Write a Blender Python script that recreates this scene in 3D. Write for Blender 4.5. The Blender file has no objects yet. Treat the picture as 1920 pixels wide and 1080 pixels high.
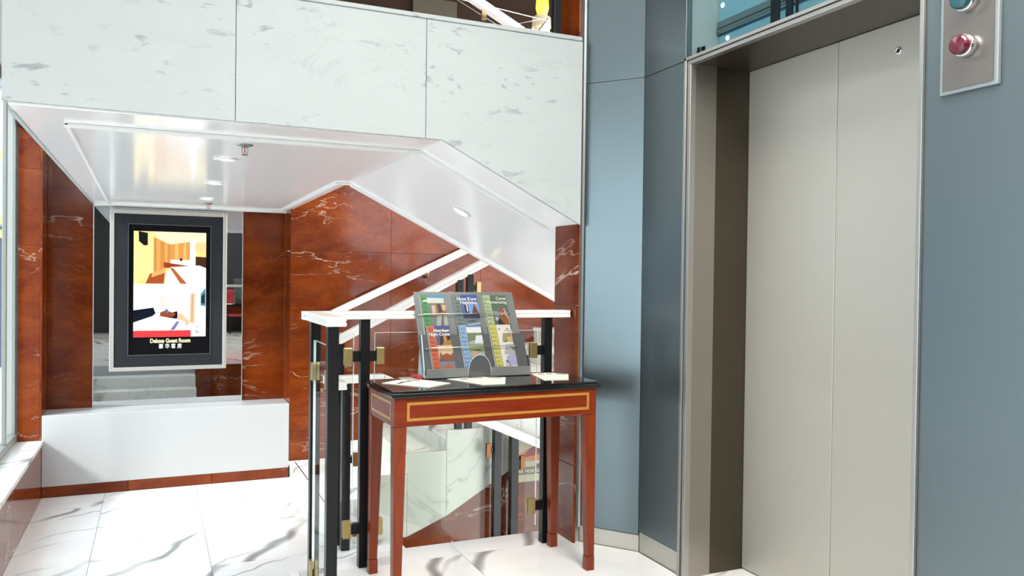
import bpy, bmesh, math, random
from mathutils import Vector, Matrix

random.seed(7)
S = bpy.context.scene
C = S.collection

# ------------------------------------------------------------------ camera, world, sun, exposure
cam_d = bpy.data.cameras.new('camera')
cam_d.sensor_width = 36.0
cam_d.lens = 1515.16 / 1920 * 36.0
cam_d.clip_start = 0.02
cam = bpy.data.objects.new('camera', cam_d)
C.objects.link(cam)
RR, UU, FF = (0.914776, -0.403772, 0.012362), (-0.006039, 0.01693, 0.999838), (0.403916, 0.914703, -0.013049)
cam.matrix_world = Matrix(((RR[0], UU[0], -FF[0], 0), (RR[1], UU[1], -FF[1], 0), (RR[2], UU[2], -FF[2], 1.25), (0, 0, 0, 1)))
S.camera = cam

world = bpy.data.worlds.new('World')
S.world = world
world.use_nodes = True
wn = world.node_tree
bg = wn.nodes['Background']
geo = wn.nodes.new('ShaderNodeNewGeometry')
sep = wn.nodes.new('ShaderNodeSeparateXYZ')
rmp = wn.nodes.new('ShaderNodeValToRGB')
mp = wn.nodes.new('ShaderNodeMapRange')
mp.inputs['From Min'].default_value = -0.1
mp.inputs['From Max'].default_value = 0.7
wn.links.new(geo.outputs['Incoming'], sep.inputs[0])
mul = wn.nodes.new('ShaderNodeMath'); mul.operation = 'MULTIPLY'; mul.inputs[1].default_value = -1
wn.links.new(sep.outputs['Z'], mul.inputs[0])
wn.links.new(mul.outputs[0], mp.inputs['Value'])
wn.links.new(mp.outputs[0], rmp.inputs[0])
rmp.color_ramp.elements[0].color = (0.95, 0.97, 1.0, 1)
rmp.color_ramp.elements[1].color = (0.80, 0.90, 1.0, 1)
wn.links.new(rmp.outputs[0], bg.inputs['Color'])
bg.inputs['Strength'].default_value = 2.6

sun_d = bpy.data.lights.new('sun', 'SUN')
sun_d.energy = 2.8
sun_d.angle = math.radians(9)
sun_d.color = (1.0, 0.97, 0.92)
sun = bpy.data.objects.new('sun', sun_d)
sun.rotation_euler = Vector((0.72, 0.38, -0.60)).to_track_quat('-Z', 'Y').to_euler()
C.objects.link(sun)


def area(name, loc, sx, sy, watts, color=(1, 1, 1), direction=(0, 0, -1)):
    l = bpy.data.lights.new(name, 'AREA')
    l.shape = 'RECTANGLE'; l.size = sx; l.size_y = sy; l.energy = watts; l.color = color
    o = bpy.data.objects.new(name, l)
    o.location = loc
    o.rotation_euler = Vector(direction).to_track_quat('-Z', 'Y').to_euler()
    C.objects.link(o)
    return o


area('lobby_fill_light', (1.30, 0.3, 3.36), 1.2, 2.4, 112, (1.0, 0.965, 0.91))  # added fill, unseen: lifts the parapet, chamfered corner and platform
area('stairwell_fill_light', (3.2, 6.4, 3.3), 0.8, 0.8, 30, (1.0, 0.93, 0.82))  # added fill over the stairwell, no visible fixture

S.view_settings.view_transform = 'Standard'
S.view_settings.look = 'None'
S.view_settings.exposure = 1.05
S.view_settings.gamma = 1.0
S.view_settings.use_curve_mapping = False

# ------------------------------------------------------------------ materials


def mat(name, col, rough=0.5, metal=0.0, coat=0.0, emit=None, estr=1.0, spec=0.5, aniso=0.0):
    m = bpy.data.materials.new(name)
    m.use_nodes = True
    b = m.node_tree.nodes['Principled BSDF']
    b.inputs['Base Color'].default_value = (*col, 1)
    b.inputs['Roughness'].default_value = rough
    b.inputs['Metallic'].default_value = metal
    b.inputs['Coat Weight'].default_value = coat
    b.inputs['Coat Roughness'].default_value = 0.05
    b.inputs['Specular IOR Level'].default_value = spec
    b.inputs['Anisotropic'].default_value = aniso
    if emit:
        b.inputs['Emission Color'].default_value = (*emit, 1)
        b.inputs['Emission Strength'].default_value = estr
    return m


class N:
    """small node helper"""
    def __init__(self, m):
        self.m = m; self.t = m.node_tree; self.b = self.t.nodes['Principled BSDF']

    def new(self, typ, **kw):
        n = self.t.nodes.new(typ)
        for k, v in kw.items():
            setattr(n, k, v)
        return n

    def link(self, a, b):
        self.t.links.new(a, b)

    def coords(self, scale=(1, 1, 1), rot=(0, 0, 0), spread=37.0):
        tc = self.new('ShaderNodeTexCoord'); oi = self.new('ShaderNodeObjectInfo')
        mu = self.new('ShaderNodeMath', operation='MULTIPLY'); mu.inputs[1].default_value = spread
        self.link(oi.outputs['Random'], mu.inputs[0])
        ad = self.new('ShaderNodeVectorMath', operation='ADD')
        self.link(tc.outputs['Object'], ad.inputs[0]); self.link(mu.outputs[0], ad.inputs[1])
        mpn = self.new('ShaderNodeMapping')
        mpn.inputs['Scale'].default_value = scale; mpn.inputs['Rotation'].default_value = rot
        self.link(ad.outputs[0], mpn.inputs[0])
        return mpn.outputs[0]

    def noise(self, vec, scale, detail=4, rough=0.55, dist=0.0):
        n = self.new('ShaderNodeTexNoise')
        n.inputs['Scale'].default_value = scale; n.inputs['Detail'].default_value = detail
        n.inputs['Roughness'].default_value = rough; n.inputs['Distortion'].default_value = dist
        self.link(vec, n.inputs['Vector'])
        return n.outputs['Fac']

    def ramp(self, fac, stops):
        r = self.new('ShaderNodeValToRGB')
        e = r.color_ramp.elements
        while len(e) < len(stops):
            e.new(0.5)
        for i, (p, c) in enumerate(stops):
            e[i].position = p
            e[i].color = (*c, 1) if isinstance(c, tuple) else (c, c, c, 1)
        self.link(fac, r.inputs[0])
        return r.outputs[0]

    def mix(self, fac, a, b):
        n = self.new('ShaderNodeMix', data_type='RGBA')
        if hasattr(fac, 'links'):
            self.link(fac, n.inputs[0])
        else:
            n.inputs[0].default_value = fac
        for s, v in ((6, a), (7, b)):
            if isinstance(v, tuple):
                n.inputs[s].default_value = (*v, 1)
            else:
                self.link(v, n.inputs[s])
        return n.outputs[2]

    def vein(self, vec, scale, width, dist, mask_scale, lo, hi, detail=5):
        """thin irregular vein = narrow band of a distorted noise, kept only where a mask noise is high"""
        f = self.noise(vec, scale, detail, 0.6, dist)
        band = self.ramp(f, [(0.5 - width, 0.0), (0.5, 1.0), (0.5 + width, 0.0)])
        mk = self.ramp(self.noise(vec, mask_scale, 2, 0.5, 0.0), [(lo, 0.0), (hi, 1.0)])
        mm = self.new('ShaderNodeMath', operation='MULTIPLY')
        self.link(band, mm.inputs[0]); self.link(mk, mm.inputs[1])
        return mm.outputs[0]

    def mulv(self, a, k):
        mm = self.new('ShaderNodeMath', operation='MULTIPLY')
        self.link(a, mm.inputs[0]); mm.inputs[1].default_value = k
        return mm.outputs[0]


def red_marble(name, dark, light):
    m = mat(name, light, 0.12, 0, 0.0, spec=0.3)
    n = N(m)
    v = n.coords((1, 1, 2.2))
    base = n.ramp(n.noise(v, 2.2, 8, 0.62, 0.6), [(0.32, dark), (0.68, light)])
    fine = n.ramp(n.noise(v, 26, 6, 0.7, 0.4), [(0.35, 0.78), (0.7, 1.12)])
    mu = n.new('ShaderNodeMix', data_type='RGBA', blend_type='MULTIPLY'); mu.inputs[0].default_value = 1.0
    n.link(base, mu.inputs[6]); n.link(fine, mu.inputs[7])
    v2 = n.coords((0.8, 0.8, 2.0), (0.15, 0.25, 0.3), 61.0)
    w1 = n.vein(v2, 1.1, 0.008, 0.9, 1.3, 0.50, 0.64)
    c1 = n.mix(n.mulv(w1, 0.75), mu.outputs[2], (0.62, 0.50, 0.40))
    w2 = n.vein(v2, 4.2, 0.008, 1.0, 2.4, 0.56, 0.66)
    c2 = n.mix(n.mulv(w2, 0.16), c1, (0.60, 0.42, 0.30))
    n.link(c2, n.b.inputs['Base Color'])
    return m


def white_marble(name, base, veinc, rough, k=1.0, stretch=(1, 1, 1), rot=(0.2, 0.5, 0.6)):
    m = mat(name, base, rough, 0, 0.0)
    n = N(m)
    v = n.coords(stretch, rot)
    cloud = n.ramp(n.noise(v, 1.3, 6, 0.6, 0.8), [(0.35, tuple(x * 0.94 for x in base)), (0.62, base)])
    w1 = n.vein(v, 0.9, 0.020, 1.7, 0.9, 0.46, 0.62)
    c1 = n.mix(n.mulv(w1, 0.70 * k), cloud, veinc)
    w2 = n.vein(v, 2.6, 0.012, 1.2, 1.6, 0.5, 0.64)
    c2 = n.mix(n.mulv(w2, 0.45 * k), c1, veinc)
    n.link(c2, n.b.inputs['Base Color'])
    return m


def speck_marble(name, base, veinc):
    """the parapet's stone: pale, with short scattered grey flecks running on a slant"""
    m = mat(name, base, 0.5, spec=0.3)
    n = N(m)
    v = n.coords((1.0, 1.0, 2.6), (0, 0.55, 0))
    cloud = n.ramp(n.noise(v, 1.1, 5, 0.6, 0.5), [(0.35, tuple(x * 0.95 for x in base)), (0.62, base)])
    f = n.ramp(n.noise(v, 13.0, 3, 0.55, 0.4), [(0.60, 0.0), (0.70, 1.0)])
    mk = n.ramp(n.noise(v, 1.7, 2, 0.5), [(0.45, 0.0), (0.6, 1.0)])
    mm = n.new('ShaderNodeMath', operation='MULTIPLY'); n.link(f, mm.inputs[0]); n.link(mk, mm.inputs[1])
    c1 = n.mix(n.mulv(mm.outputs[0], 0.55), cloud, veinc)
    w2 = n.vein(v, 1.4, 0.010, 1.5, 1.2, 0.5, 0.62)
    c2 = n.mix(n.mulv(w2, 0.13), c1, veinc)
    n.link(c2, n.b.inputs['Base Color'])
    return m


def floor_marble(name, base, veinc):
    """white floor slabs with slanting grey streaks: thin crests of a bent wave, broken up by a mask"""
    m = mat(name, base, 0.10)
    n = N(m)
    v = n.coords((1, 1, 1), (0, 0, 0.6), 53.0)

    def streak(scale, dist, lo, mlo, mhi, msc, rot):
        mpn = n.new('ShaderNodeMapping'); mpn.inputs['Rotation'].default_value = (0, 0, rot); n.link(v, mpn.inputs[0])
        w = n.new('ShaderNodeTexWave', wave_type='BANDS', bands_direction='X')
        w.inputs['Scale'].default_value = scale; w.inputs['Distortion'].default_value = dist
        w.inputs['Detail'].default_value = 4; w.inputs['Detail Scale'].default_value = 0.9; w.inputs['Detail Roughness'].default_value = 0.62
        n.link(mpn.outputs[0], w.inputs['Vector'])
        ln = n.ramp(w.outputs['Fac'], [(lo, 0.0), (1.0, 1.0)])
        mk = n.ramp(n.noise(v, msc, 2, 0.5), [(mlo, 0.0), (mhi, 1.0)])
        mm = n.new('ShaderNodeMath', operation='MULTIPLY'); n.link(ln, mm.inputs[0]); n.link(mk, mm.inputs[1])
        return mm.outputs[0]
    cloud = n.ramp(n.noise(v, 1.4, 6, 0.6, 0.6), [(0.36, tuple(x * 0.90 for x in base)), (0.60, base)])
    c1 = n.mix(n.mulv(streak(0.42, 5.5, 0.965, 0.42, 0.56, 0.9, 0.0), 0.85), cloud, veinc)
    c2 = n.mix(n.mulv(streak(0.75, 6.5, 0.985, 0.46, 0.58, 1.3, 0.5), 0.60), c1, veinc)
    n.link(c2, n.b.inputs['Base Color'])
    return m


def wood(name, a, b):
    m = mat(name, a, 0.26, 0, 0.06, spec=0.36)
    n = N(m)
    v = n.coords((14, 14, 1.2), (0, 0, 0))
    n.link(n.ramp(n.noise(v, 2.0, 6, 0.65, 1.2), [(0.3, a), (0.7, b)]), n.b.inputs['Base Color'])
    return m


def wood_h(name, a, b):
    m = mat(name, a, 0.26, 0, 0.06, spec=0.36)
    n = N(m)
    v = n.coords((1.4, 6, 16), (0, 0, 0))
    n.link(n.ramp(n.noise(v, 2.4, 6, 0.65, 1.4), [(0.3, a), (0.7, b)]), n.b.inputs['Base Color'])
    return m


def brushed(name, col, rough, metal=1.0, axis=2):
    m = mat(name, col, rough, metal)
    n = N(m)
    sc = [90, 90, 90]; sc[axis] = 0.8
    v = n.coords(tuple(sc))
    r = n.ramp(n.noise(v, 2.0, 3, 0.5), [(0.3, rough - 0.02), (0.7, rough + 0.02)])
    n.link(r, n.b.inputs['Roughness'])
    n.link(n.ramp(n.noise(v, 1.5, 3, 0.5), [(0.3, tuple(c * 0.985 for c in col)), (0.7, col)]), n.b.inputs['Base Color'])
    return m


def glass(name, tint, refl=1.0, ior=1.5):
    m = bpy.data.materials.new(name)
    m.use_nodes = True
    t = m.node_tree
    for nd in list(t.nodes):
        t.nodes.remove(nd)
    out = t.nodes.new('ShaderNodeOutputMaterial')
    tr = t.nodes.new('ShaderNodeBsdfTransparent'); tr.inputs['Color'].default_value = (*tint, 1)
    gl = t.nodes.new('ShaderNodeBsdfGlossy'); gl.inputs['Roughness'].default_value = 0.0
    fr = t.nodes.new('ShaderNodeFresnel'); fr.inputs['IOR'].default_value = ior
    mu = t.nodes.new('ShaderNodeMath'); mu.operation = 'MULTIPLY'; mu.inputs[1].default_value = refl
    mx = t.nodes.new('ShaderNodeMixShader')
    ge = t.nodes.new('ShaderNodeNewGeometry')
    inv = t.nodes.new('ShaderNodeMath'); inv.operation = 'SUBTRACT'; inv.inputs[0].default_value = 1.0
    m2 = t.nodes.new('ShaderNodeMath'); m2.operation = 'MULTIPLY'
    t.links.new(ge.outputs['Backfacing'], inv.inputs[1])
    t.links.new(fr.outputs[0], mu.inputs[0])
    t.links.new(mu.outputs[0], m2.inputs[0]); t.links.new(inv.outputs[0], m2.inputs[1])
    t.links.new(m2.outputs[0], mx.inputs[0])
    t.links.new(tr.outputs[0], mx.inputs[1]); t.links.new(gl.outputs[0], mx.inputs[2])
    t.links.new(mx.outputs[0], out.inputs[0])
    return m


M = {}
M['red'] = red_marble('red_marble', (0.105, 0.0125, 0.002), (0.225, 0.043, 0.006))
M['floor'] = floor_marble('floor_marble', (0.84, 0.82, 0.79), (0.15, 0.15, 0.15))
M['stair'] = white_marble('stair_marble', (0.66, 0.65, 0.58), (0.26, 0.265, 0.25), 0.2, 1.0)
M['parapet'] = speck_marble('parapet_marble', (0.43, 0.458, 0.453), (0.14, 0.155, 0.16))
M['gloss_white'] = mat('gloss_white_panel', (0.93, 0.92, 0.915), 0.16)
M['white'] = mat('white_paint', (0.85, 0.84, 0.82), 0.35)
M['bench'] = mat('bench_white_stone', (0.45, 0.44, 0.435), 0.3)
M['joint'] = mat('joint_grey', (0.36, 0.35, 0.33), 0.7)
M['blue'] = brushed('blue_metal_panel', (0.152, 0.188, 0.200), 0.34, 0.85)
M['steel'] = brushed('brushed_steel', (0.50, 0.475, 0.415), 0.46, 0.5)
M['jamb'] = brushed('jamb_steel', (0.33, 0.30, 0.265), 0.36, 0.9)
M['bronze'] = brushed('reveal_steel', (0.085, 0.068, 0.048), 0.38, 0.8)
M['bronze_clamp'] = mat('bronze_clamp', (0.22, 0.085, 0.025), 0.4, 0.6)
M['trim'] = mat('frame_trim_steel', (0.40, 0.385, 0.36), 0.32, 0.85)
M['alu'] = mat('aluminium', (0.70, 0.69, 0.67), 0.35, 0.9)
M['chrome'] = mat('chrome', (0.85, 0.85, 0.86), 0.08, 1.0)
M['spr_metal'] = mat('sprinkler_metal', (0.30, 0.31, 0.31), 0.25, 0.9)
M['black'] = mat('black_metal', (0.006, 0.0065, 0.008), 0.30, 0.0, spec=0.3)
M['gold'] = mat('brass_clamp', (0.46, 0.35, 0.15), 0.34, 0.9)
M['dark'] = mat('dark_void', (0.012, 0.012, 0.014), 0.6)
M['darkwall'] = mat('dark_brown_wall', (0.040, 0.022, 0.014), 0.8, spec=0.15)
M['glass'] = glass('clear_glass', (0.95, 0.965, 0.95), 0.5)
M['window_glass'] = glass('window_glass', (0.88, 0.93, 0.95), 0.55)
M['window_frame'] = mat('window_frame_grey', (0.24, 0.24, 0.215), 0.45, 0.3)
M['glass_edge'] = mat('glass_edge', (0.78, 0.86, 0.85), 0.15, emit=None)
M['transom_glass'] = glass('transom_glass', (0.80, 0.88, 0.90), 0.0)
M['mirror'] = mat('mirror', (0.62, 0.64, 0.65), 0.015, 1.0)
M['wood'] = wood('cherry_leg', (0.125, 0.0145, 0.002), (0.225, 0.034, 0.004))
M['woodh'] = wood_h('cherry_apron', (0.115, 0.0095, 0.0012), (0.215, 0.025, 0.0028))
M['inlay'] = mat('satin_wood_inlay', (0.40, 0.19, 0.03), 0.3, 0, 0.3)
M['granite'] = mat('black_granite', (0.010, 0.009, 0.009), 0.07, 0, 0.3)
M['acrylic'] = mat('grey_acrylic', (0.17, 0.175, 0.17), 0.16)
M['acrylic_dark'] = mat('dark_acrylic', (0.085, 0.085, 0.088), 0.14)
M['acrylic_edge'] = mat('pale_acrylic_edge', (0.48, 0.60, 0.64), 0.2)
M['wire'] = mat('bright_wire', (0.75, 0.74, 0.68), 0.2, 1.0)
M['paper'] = mat('cream_paper', (0.86, 0.82, 0.70), 0.6)
M['print_dark'] = mat('dark_print', (0.09, 0.07, 0.04), 0.6)
M['tv_frame'] = mat('champagne_frame', (0.55, 0.52, 0.47), 0.35, 0.6)
M['tv_dark'] = mat('charcoal_board', (0.016, 0.017, 0.020), 0.5, spec=0.2)
M['tv_black'] = mat('screen_black', (0.003, 0.003, 0.004), 0.2, spec=0.2)
M['handrail'] = mat('white_handrail', (0.86, 0.83, 0.78), 0.25)
M['lamp'] = mat('lamp_lens', (0.9, 0.9, 0.88), 0.3, emit=(1, 0.97, 0.92), estr=1.6)
M['lamp_ring'] = mat('lamp_ring', (0.88, 0.88, 0.87), 0.3)
M['amber'] = mat('amber_glass', (0.8, 0.45, 0.05), 0.2, emit=(1.0, 0.55, 0.06), estr=0.9)
M['red_lens'] = mat('red_lens', (0.085, 0.005, 0.016), 0.08, 0, 0.5)
M['teal_lens'] = mat('teal_lens', (0.008, 0.065, 0.085), 0.08, 0, 0.5)
M['plate'] = brushed('plate_steel', (0.22, 0.20, 0.18), 0.36, 0.9)
M['blue_light'] = mat('pale_blue_reflection', (0.26, 0.42, 0.46), 0.45)
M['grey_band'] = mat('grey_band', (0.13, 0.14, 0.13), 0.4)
M['seat_red'] = mat('red_cloth', (0.35, 0.012, 0.02), 0.7)
M['asphalt'] = mat('pavement', (0.72, 0.72, 0.71), 0.8)
M['shop_blue'] = mat('shop_front_blue', (0.03, 0.05, 0.10), 0.4)
M['facade'] = mat('pale_facade', (0.45, 0.52, 0.56), 0.7)
M['yellow_sign'] = mat('yellow_sign', (0.9, 0.7, 0.1), 0.5, emit=(1.0, 0.75, 0.1), estr=0.8)

_pc = {}


def pcol(c, emit=0.0):
    """flat printed colour (srgb 0-255); emit > 0 for the lit screen"""
    k = (c, emit)
    if k not in _pc:
        lin = tuple((0.62 if not emit else 1.0) * ((v / 255) / 12.92 if v / 255 <= 0.04045 else ((v / 255 + 0.055) / 1.055) ** 2.4) for v in c)
        if emit:
            _pc[k] = mat('screen_colour', (0, 0, 0), 0.15, emit=lin, estr=emit)
        else:
            _pc[k] = mat('print_colour', lin, 0.3)
    return _pc[k]


# ------------------------------------------------------------------ builders
def link(name, me, m, parent=None, bevel=0.0, smooth=False):
    o = bpy.data.objects.new(name, me)
    C.objects.link(o)
    for k in (m if isinstance(m, (list, tuple)) else [m]):
        me.materials.append(k)
    if parent is not None:
        o.parent = parent
        o.matrix_parent_inverse = parent.matrix_world.inverted()
    if smooth:
        for p in me.polygons:
            p.use_smooth = True
    if bevel:
        b = o.modifiers.new('bevel', 'BEVEL')
        b.width = bevel; b.segments = 2; b.limit_method = 'ANGLE'
    return o


def fix(bm):
    bmesh.ops.recalc_face_normals(bm, faces=bm.faces)


def finish(bm, name, m, parent=None, bevel=0.0, smooth=False):
    fix(bm)
    me = bpy.data.meshes.new(name)
    bm.to_mesh(me); bm.free()
    return link(name, me, m, parent, bevel, smooth)


def add_box(bm, a, b):
    x0, y0, z0 = a; x1, y1, z1 = b
    v = [bm.verts.new(p) for p in ((x0, y0, z0), (x1, y0, z0), (x1, y1, z0), (x0, y1, z0), (x0, y0, z1), (x1, y0, z1), (x1, y1, z1), (x0, y1, z1))]
    for f in ((0, 3, 2, 1), (4, 5, 6, 7), (0, 1, 5, 4), (1, 2, 6, 5), (2, 3, 7, 6), (3, 0, 4, 7)):
        bm.faces.new([v[i] for i in f])


def add_prism(bm, poly, vec):
    """closed polygon (3d points) pushed along vec"""
    vec = Vector(vec)
    a = [bm.verts.new(p) for p in poly]
    b = [bm.verts.new(Vector(p) + vec) for p in poly]
    n = len(poly)
    bm.faces.new(a); bm.faces.new(b[::-1])
    for i in range(n):
        bm.faces.new((a[i], a[(i + 1) % n], b[(i + 1) % n], b[i]))


def add_tube(bm, pts, r, seg=8, cap=True):
    pts = [Vector(p) for p in pts]
    rings = []
    for i, p in enumerate(pts):
        d = (pts[min(i + 1, len(pts) - 1)] - pts[max(i - 1, 0)]).normalized()
        up = Vector((0, 0, 1)) if abs(d.z) < 0.9 else Vector((0, 1, 0))
        u = d.cross(up).normalized(); w = u.cross(d)
        rr = r[i] if isinstance(r, (list, tuple)) else r
        rings.append([bm.verts.new(p + u * rr * math.cos(2 * math.pi * k / seg) + w * rr * math.sin(2 * math.pi * k / seg)) for k in range(seg)])
    for a, b in zip(rings, rings[1:]):
        for k in range(seg):
            bm.faces.new((a[k], a[(k + 1) % seg], b[(k + 1) % seg], b[k]))
    if cap:
        bm.faces.new(rings[0][::-1]); bm.faces.new(rings[-1])


def box(name, a, b, m, parent=None, bevel=0.0):
    bm = bmesh.new(); add_box(bm, a, b)
    return finish(bm, name, m, parent, bevel)


def prism(name, poly, vec, m, parent=None, bevel=0.0):
    bm = bmesh.new(); add_prism(bm, poly, vec)
    return finish(bm, name, m, parent, bevel)


def lathe(name, prof, loc, m, parent=None, axis=(0, 0, 1), seg=24, smooth=True):
    """prof: (radius, height) pairs revolved about axis"""
    q = Vector((0, 0, 1)).rotation_difference(Vector(axis))
    bm = bmesh.new(); rings = []
    for r, h in prof:
        rings.append([bm.verts.new(q @ Vector((r * math.cos(2 * math.pi * k / seg), r * math.sin(2 * math.pi * k / seg), h)) + Vector(loc)) for k in range(seg)] if r > 1e-6
                     else [bm.verts.new(q @ Vector((0, 0, h)) + Vector(loc))])
    for a, b in zip(rings, rings[1:]):
        for k in range(seg):
            k2 = (k + 1) % seg
            f = [a[k] if len(a) > 1 else a[0]]
            if len(a) > 1: f.append(a[k2])
            f.append(b[k2] if len(b) > 1 else b[0])
            if len(b) > 1: f.append(b[k])
            if len(f) > 2: bm.faces.new(f)
    if len(rings[0]) > 1: bm.faces.new(rings[0][::-1])
    if len(rings[-1]) > 1: bm.faces.new(rings[-1])
    o = finish(bm, name, m, parent, 0, False)
    if smooth:
        for p in o.data.polygons:
            p.use_smooth = len(p.vertices) == 4
    return o


def tag(o, label=None, cat=None, group=None, kind=None):
    if label: o['label'] = label
    if cat: o['category'] = cat
    if group: o['group'] = group
    if kind: o['kind'] = kind
    return o


def thing(name, loc, label, cat, group=None, rz=0.0):
    o = bpy.data.objects.new(name, None)
    o.empty_display_size = 0.05
    o.location = loc; o.rotation_euler = (0, 0, rz)
    C.objects.link(o)
    bpy.context.view_layer.update()
    return tag(o, label, cat, group)


def text(name, body, origin, right, up, size, m, parent, depth=0.0003, align='LEFT', width=None, bold=0.0):
    cu = bpy.data.curves.new(name, 'FONT')
    cu.body = body; cu.size = size; cu.extrude = depth; cu.align_x = align
    cu.offset = bold
    tmp = bpy.data.objects.new(name, cu); C.objects.link(tmp)
    dg = bpy.context.evaluated_depsgraph_get()
    me = bpy.data.meshes.new_from_object(tmp.evaluated_get(dg))
    bpy.data.objects.remove(tmp)
    r = Vector(right).normalized(); u = Vector(up).normalized(); n = r.cross(u)
    if width and len(me.vertices):
        xs = [v.co.x for v in me.vertices]
        k = width / max(1e-6, max(xs) - min(xs))
        for v in me.vertices: v.co.x *= k
    for v in me.vertices:
        v.co = Vector(origin) + r * v.co.x + u * v.co.y + n * v.co.z
    me.materials.clear()
    return link(name, me, m, parent)


def patches(name, items, P, parent, emit=0.0, d0=0.0, step=0.00025):
    """flat print: (colour, [(u,v)...]) polygons laid one over the other; P(u, v, d) gives the point"""
    bm = bmesh.new(); mats = []
    for i, (c, poly) in enumerate(items):
        mm = pcol(c, emit)
        if mm not in mats: mats.append(mm)
        vs = [bm.verts.new(P(u, v, d0 + step * i)) for u, v in poly]
        f = bm.faces.new(vs); f.material_index = mats.index(mm)
    me = bpy.data.meshes.new(name); bm.to_mesh(me); bm.free()
    return link(name, me, mats, parent)


def rect(u0, v0, u1, v1):
    return [(u0, v0), (u1, v0), (u1, v1), (u0, v1)]


ZL = -0.5775           # level of the lower floor by the bench
PI = math.pi

# ------------------------------------------------------------------ the shell: floors
floor = tag(box('floor', (-2.6, -3.0, -0.20), (0.52, 3.40, -0.012), M['joint']), kind='structure')
prism('platform_slab', [(0.52, -3.0, -0.5775), (2.03, -3.0, -0.5775), (2.03, 3.10, -0.5775), (1.83, 3.36, -0.5775), (1.83, 3.57, -0.5775), (0.82, 3.57, -0.5775), (0.73, 3.46, -0.5775), (0.52, 3.46, -0.5775)],
      (0, 0, 0.5655), M['red'], floor)


def clip_poly(poly, axis, val, keep_less):
    out = []
    for i in range(len(poly)):
        a, b = poly[i], poly[(i + 1) % len(poly)]
        ia = (a[axis] <= val) == keep_less or a[axis] == val
        ib = (b[axis] <= val) == keep_less or b[axis] == val
        if ia: out.append(a)
        if ia != ib:
            t = (val - a[axis]) / (b[axis] - a[axis])
            out.append(tuple(a[k] + t * (b[k] - a[k]) for k in (0, 1)))
    return out


def tiles(parent, outline, xs, ys, z, th, m, gap=0.0012, name='floor_tile'):
    """one slab object per cell, cut to the outline"""
    for x0, x1 in zip(xs, xs[1:]):
        for y0, y1 in zip(ys, ys[1:]):
            p = outline
            for ax, v, kl in ((0, x0 + gap, False), (0, x1 - gap, True), (1, y0 + gap, False), (1, y1 - gap, True)):
                p = clip_poly(p, ax, v, kl)
                if len(p) < 3: break
            if len(p) < 3: continue
            q = []
            for pt in p:
                if not q or (abs(pt[0] - q[-1][0]) + abs(pt[1] - q[-1][1])) > 1e-5: q.append(pt)
            if len(q) > 2 and (abs(q[0][0] - q[-1][0]) + abs(q[0][1] - q[-1][1])) < 1e-5: q.pop()
            if len(q) < 3: continue
            prism(name, [(a, b, z - th) for a, b in q], (0, 0, th), m, parent)


plat = [(-2.6, -3.0), (2.03, -3.0), (2.03, 1.66), (2.36, 1.66), (2.36, 2.79), (2.03, 2.79), (2.03, 3.133), (1.84, 3.375), (1.81, 3.375), (1.81, 3.575), (0.82, 3.575), (0.73, 3.46), (0.52, 3.46), (0.52, 3.40), (-2.6, 3.40)]
tiles(floor, [p for p in plat], [-2.6, -1.7, -0.83, -0.2, 0.56, 1.27, 2.5], [-3.0, -1.2, 0.0, 0.9, 1.8, 2.70, 3.40, 3.60], 0.0, 0.02, M['floor'])

lower = tag(prism('floor', [(-0.83, 3.4, ZL - 0.2), (1.55, 3.4, ZL - 0.2), (1.55, 5.60, ZL - 0.2), (2.2, 5.60, ZL - 0.2), (2.2, 7.9, ZL - 0.2), (-0.83, 7.9, ZL - 0.2)], (0, 0, 0.185), M['joint']), kind='structure')
low_out = [(-0.83, 4.30), (0.52, 4.30), (0.52, 3.47), (0.73, 3.47), (0.82, 3.58), (1.55, 3.58), (1.55, 5.60), (2.2, 5.60), (2.2, 7.46), (-0.83, 7.46)]
tiles(lower, low_out, [-0.83, -0.37, 0.33, 1.03, 2.2], [3.4, 4.4, 5.35, 6.20, 7.05, 7.50], ZL, 0.015, M['floor'])

# wide entrance steps from the platform down to the lower floor (seen in the mirror)
st = thing('entrance_steps', (-0.15, 3.85, ZL), 'three wide white marble steps up to the platform, reflected in the wall mirror', 'steps')
for i in range(3):
    z = -0.1444 * (i + 1)
    y0 = 3.40 + 0.30 * i
    box('step', (-0.825, y0, ZL + 0.002), (0.515, y0 + 0.30, z), M['stair'], st, 0.006)

# ------------------------------------------------------------------ left side: low wall, sill, window
wl = tag(box('wall_left', (-1.08, 3.41, -1.0), (-0.845, 7.9, -0.145), M['joint']), kind='structure')
for y0, y1 in ((3.4, 4.55), (4.55, 5.75), (5.75, 6.95), (6.95, 7.455)):
    box('marble_slab', (-0.846, y0 + 0.001, ZL), (-0.83, y1 - 0.001, -0.145), M['red'], wl)
for y0, y1 in ((3.41, 5.5), (5.5, 7.46)):
    box('sill_slab', (-1.0, y0 + 0.001, -0.145), (-0.818, y1 - 0.001, -0.110), M['floor'], wl, 0.004)

win = tag(box('window_1', (-1.065, 3.5, -0.11), (-1.0, 7.46, -0.045), M['window_frame'], None, 0.006), kind='structure')
for y in (3.5, 5.2, 7.02, 7.455):
    box('mullion', (-1.040, y - 0.018, -0.045), (-1.012, y + 0.018, 2.6), M['window_frame'], win, 0.004)
box('window_head', (-1.065, 3.5, 2.6), (-1.0, 7.46, 2.7), M['alu'], win)
ys = (3.5, 5.2, 7.02, 7.455)
for y0, y1 in zip(ys, ys[1:]):
    box('window_pane', (-1.048, y0 + 0.002, -0.045), (-1.0405, y1 - 0.002, 2.6), M['window_glass'], win)
tag(box('wall_left', (-1.08, 3.41, 2.7), (-1.0, 7.9, 3.4), M['white']), kind='structure')
tag(box('wall_left', (-2.7, 3.41, -0.9), (-1.0, 3.49, 3.4), M['white']), kind='structure')
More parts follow.
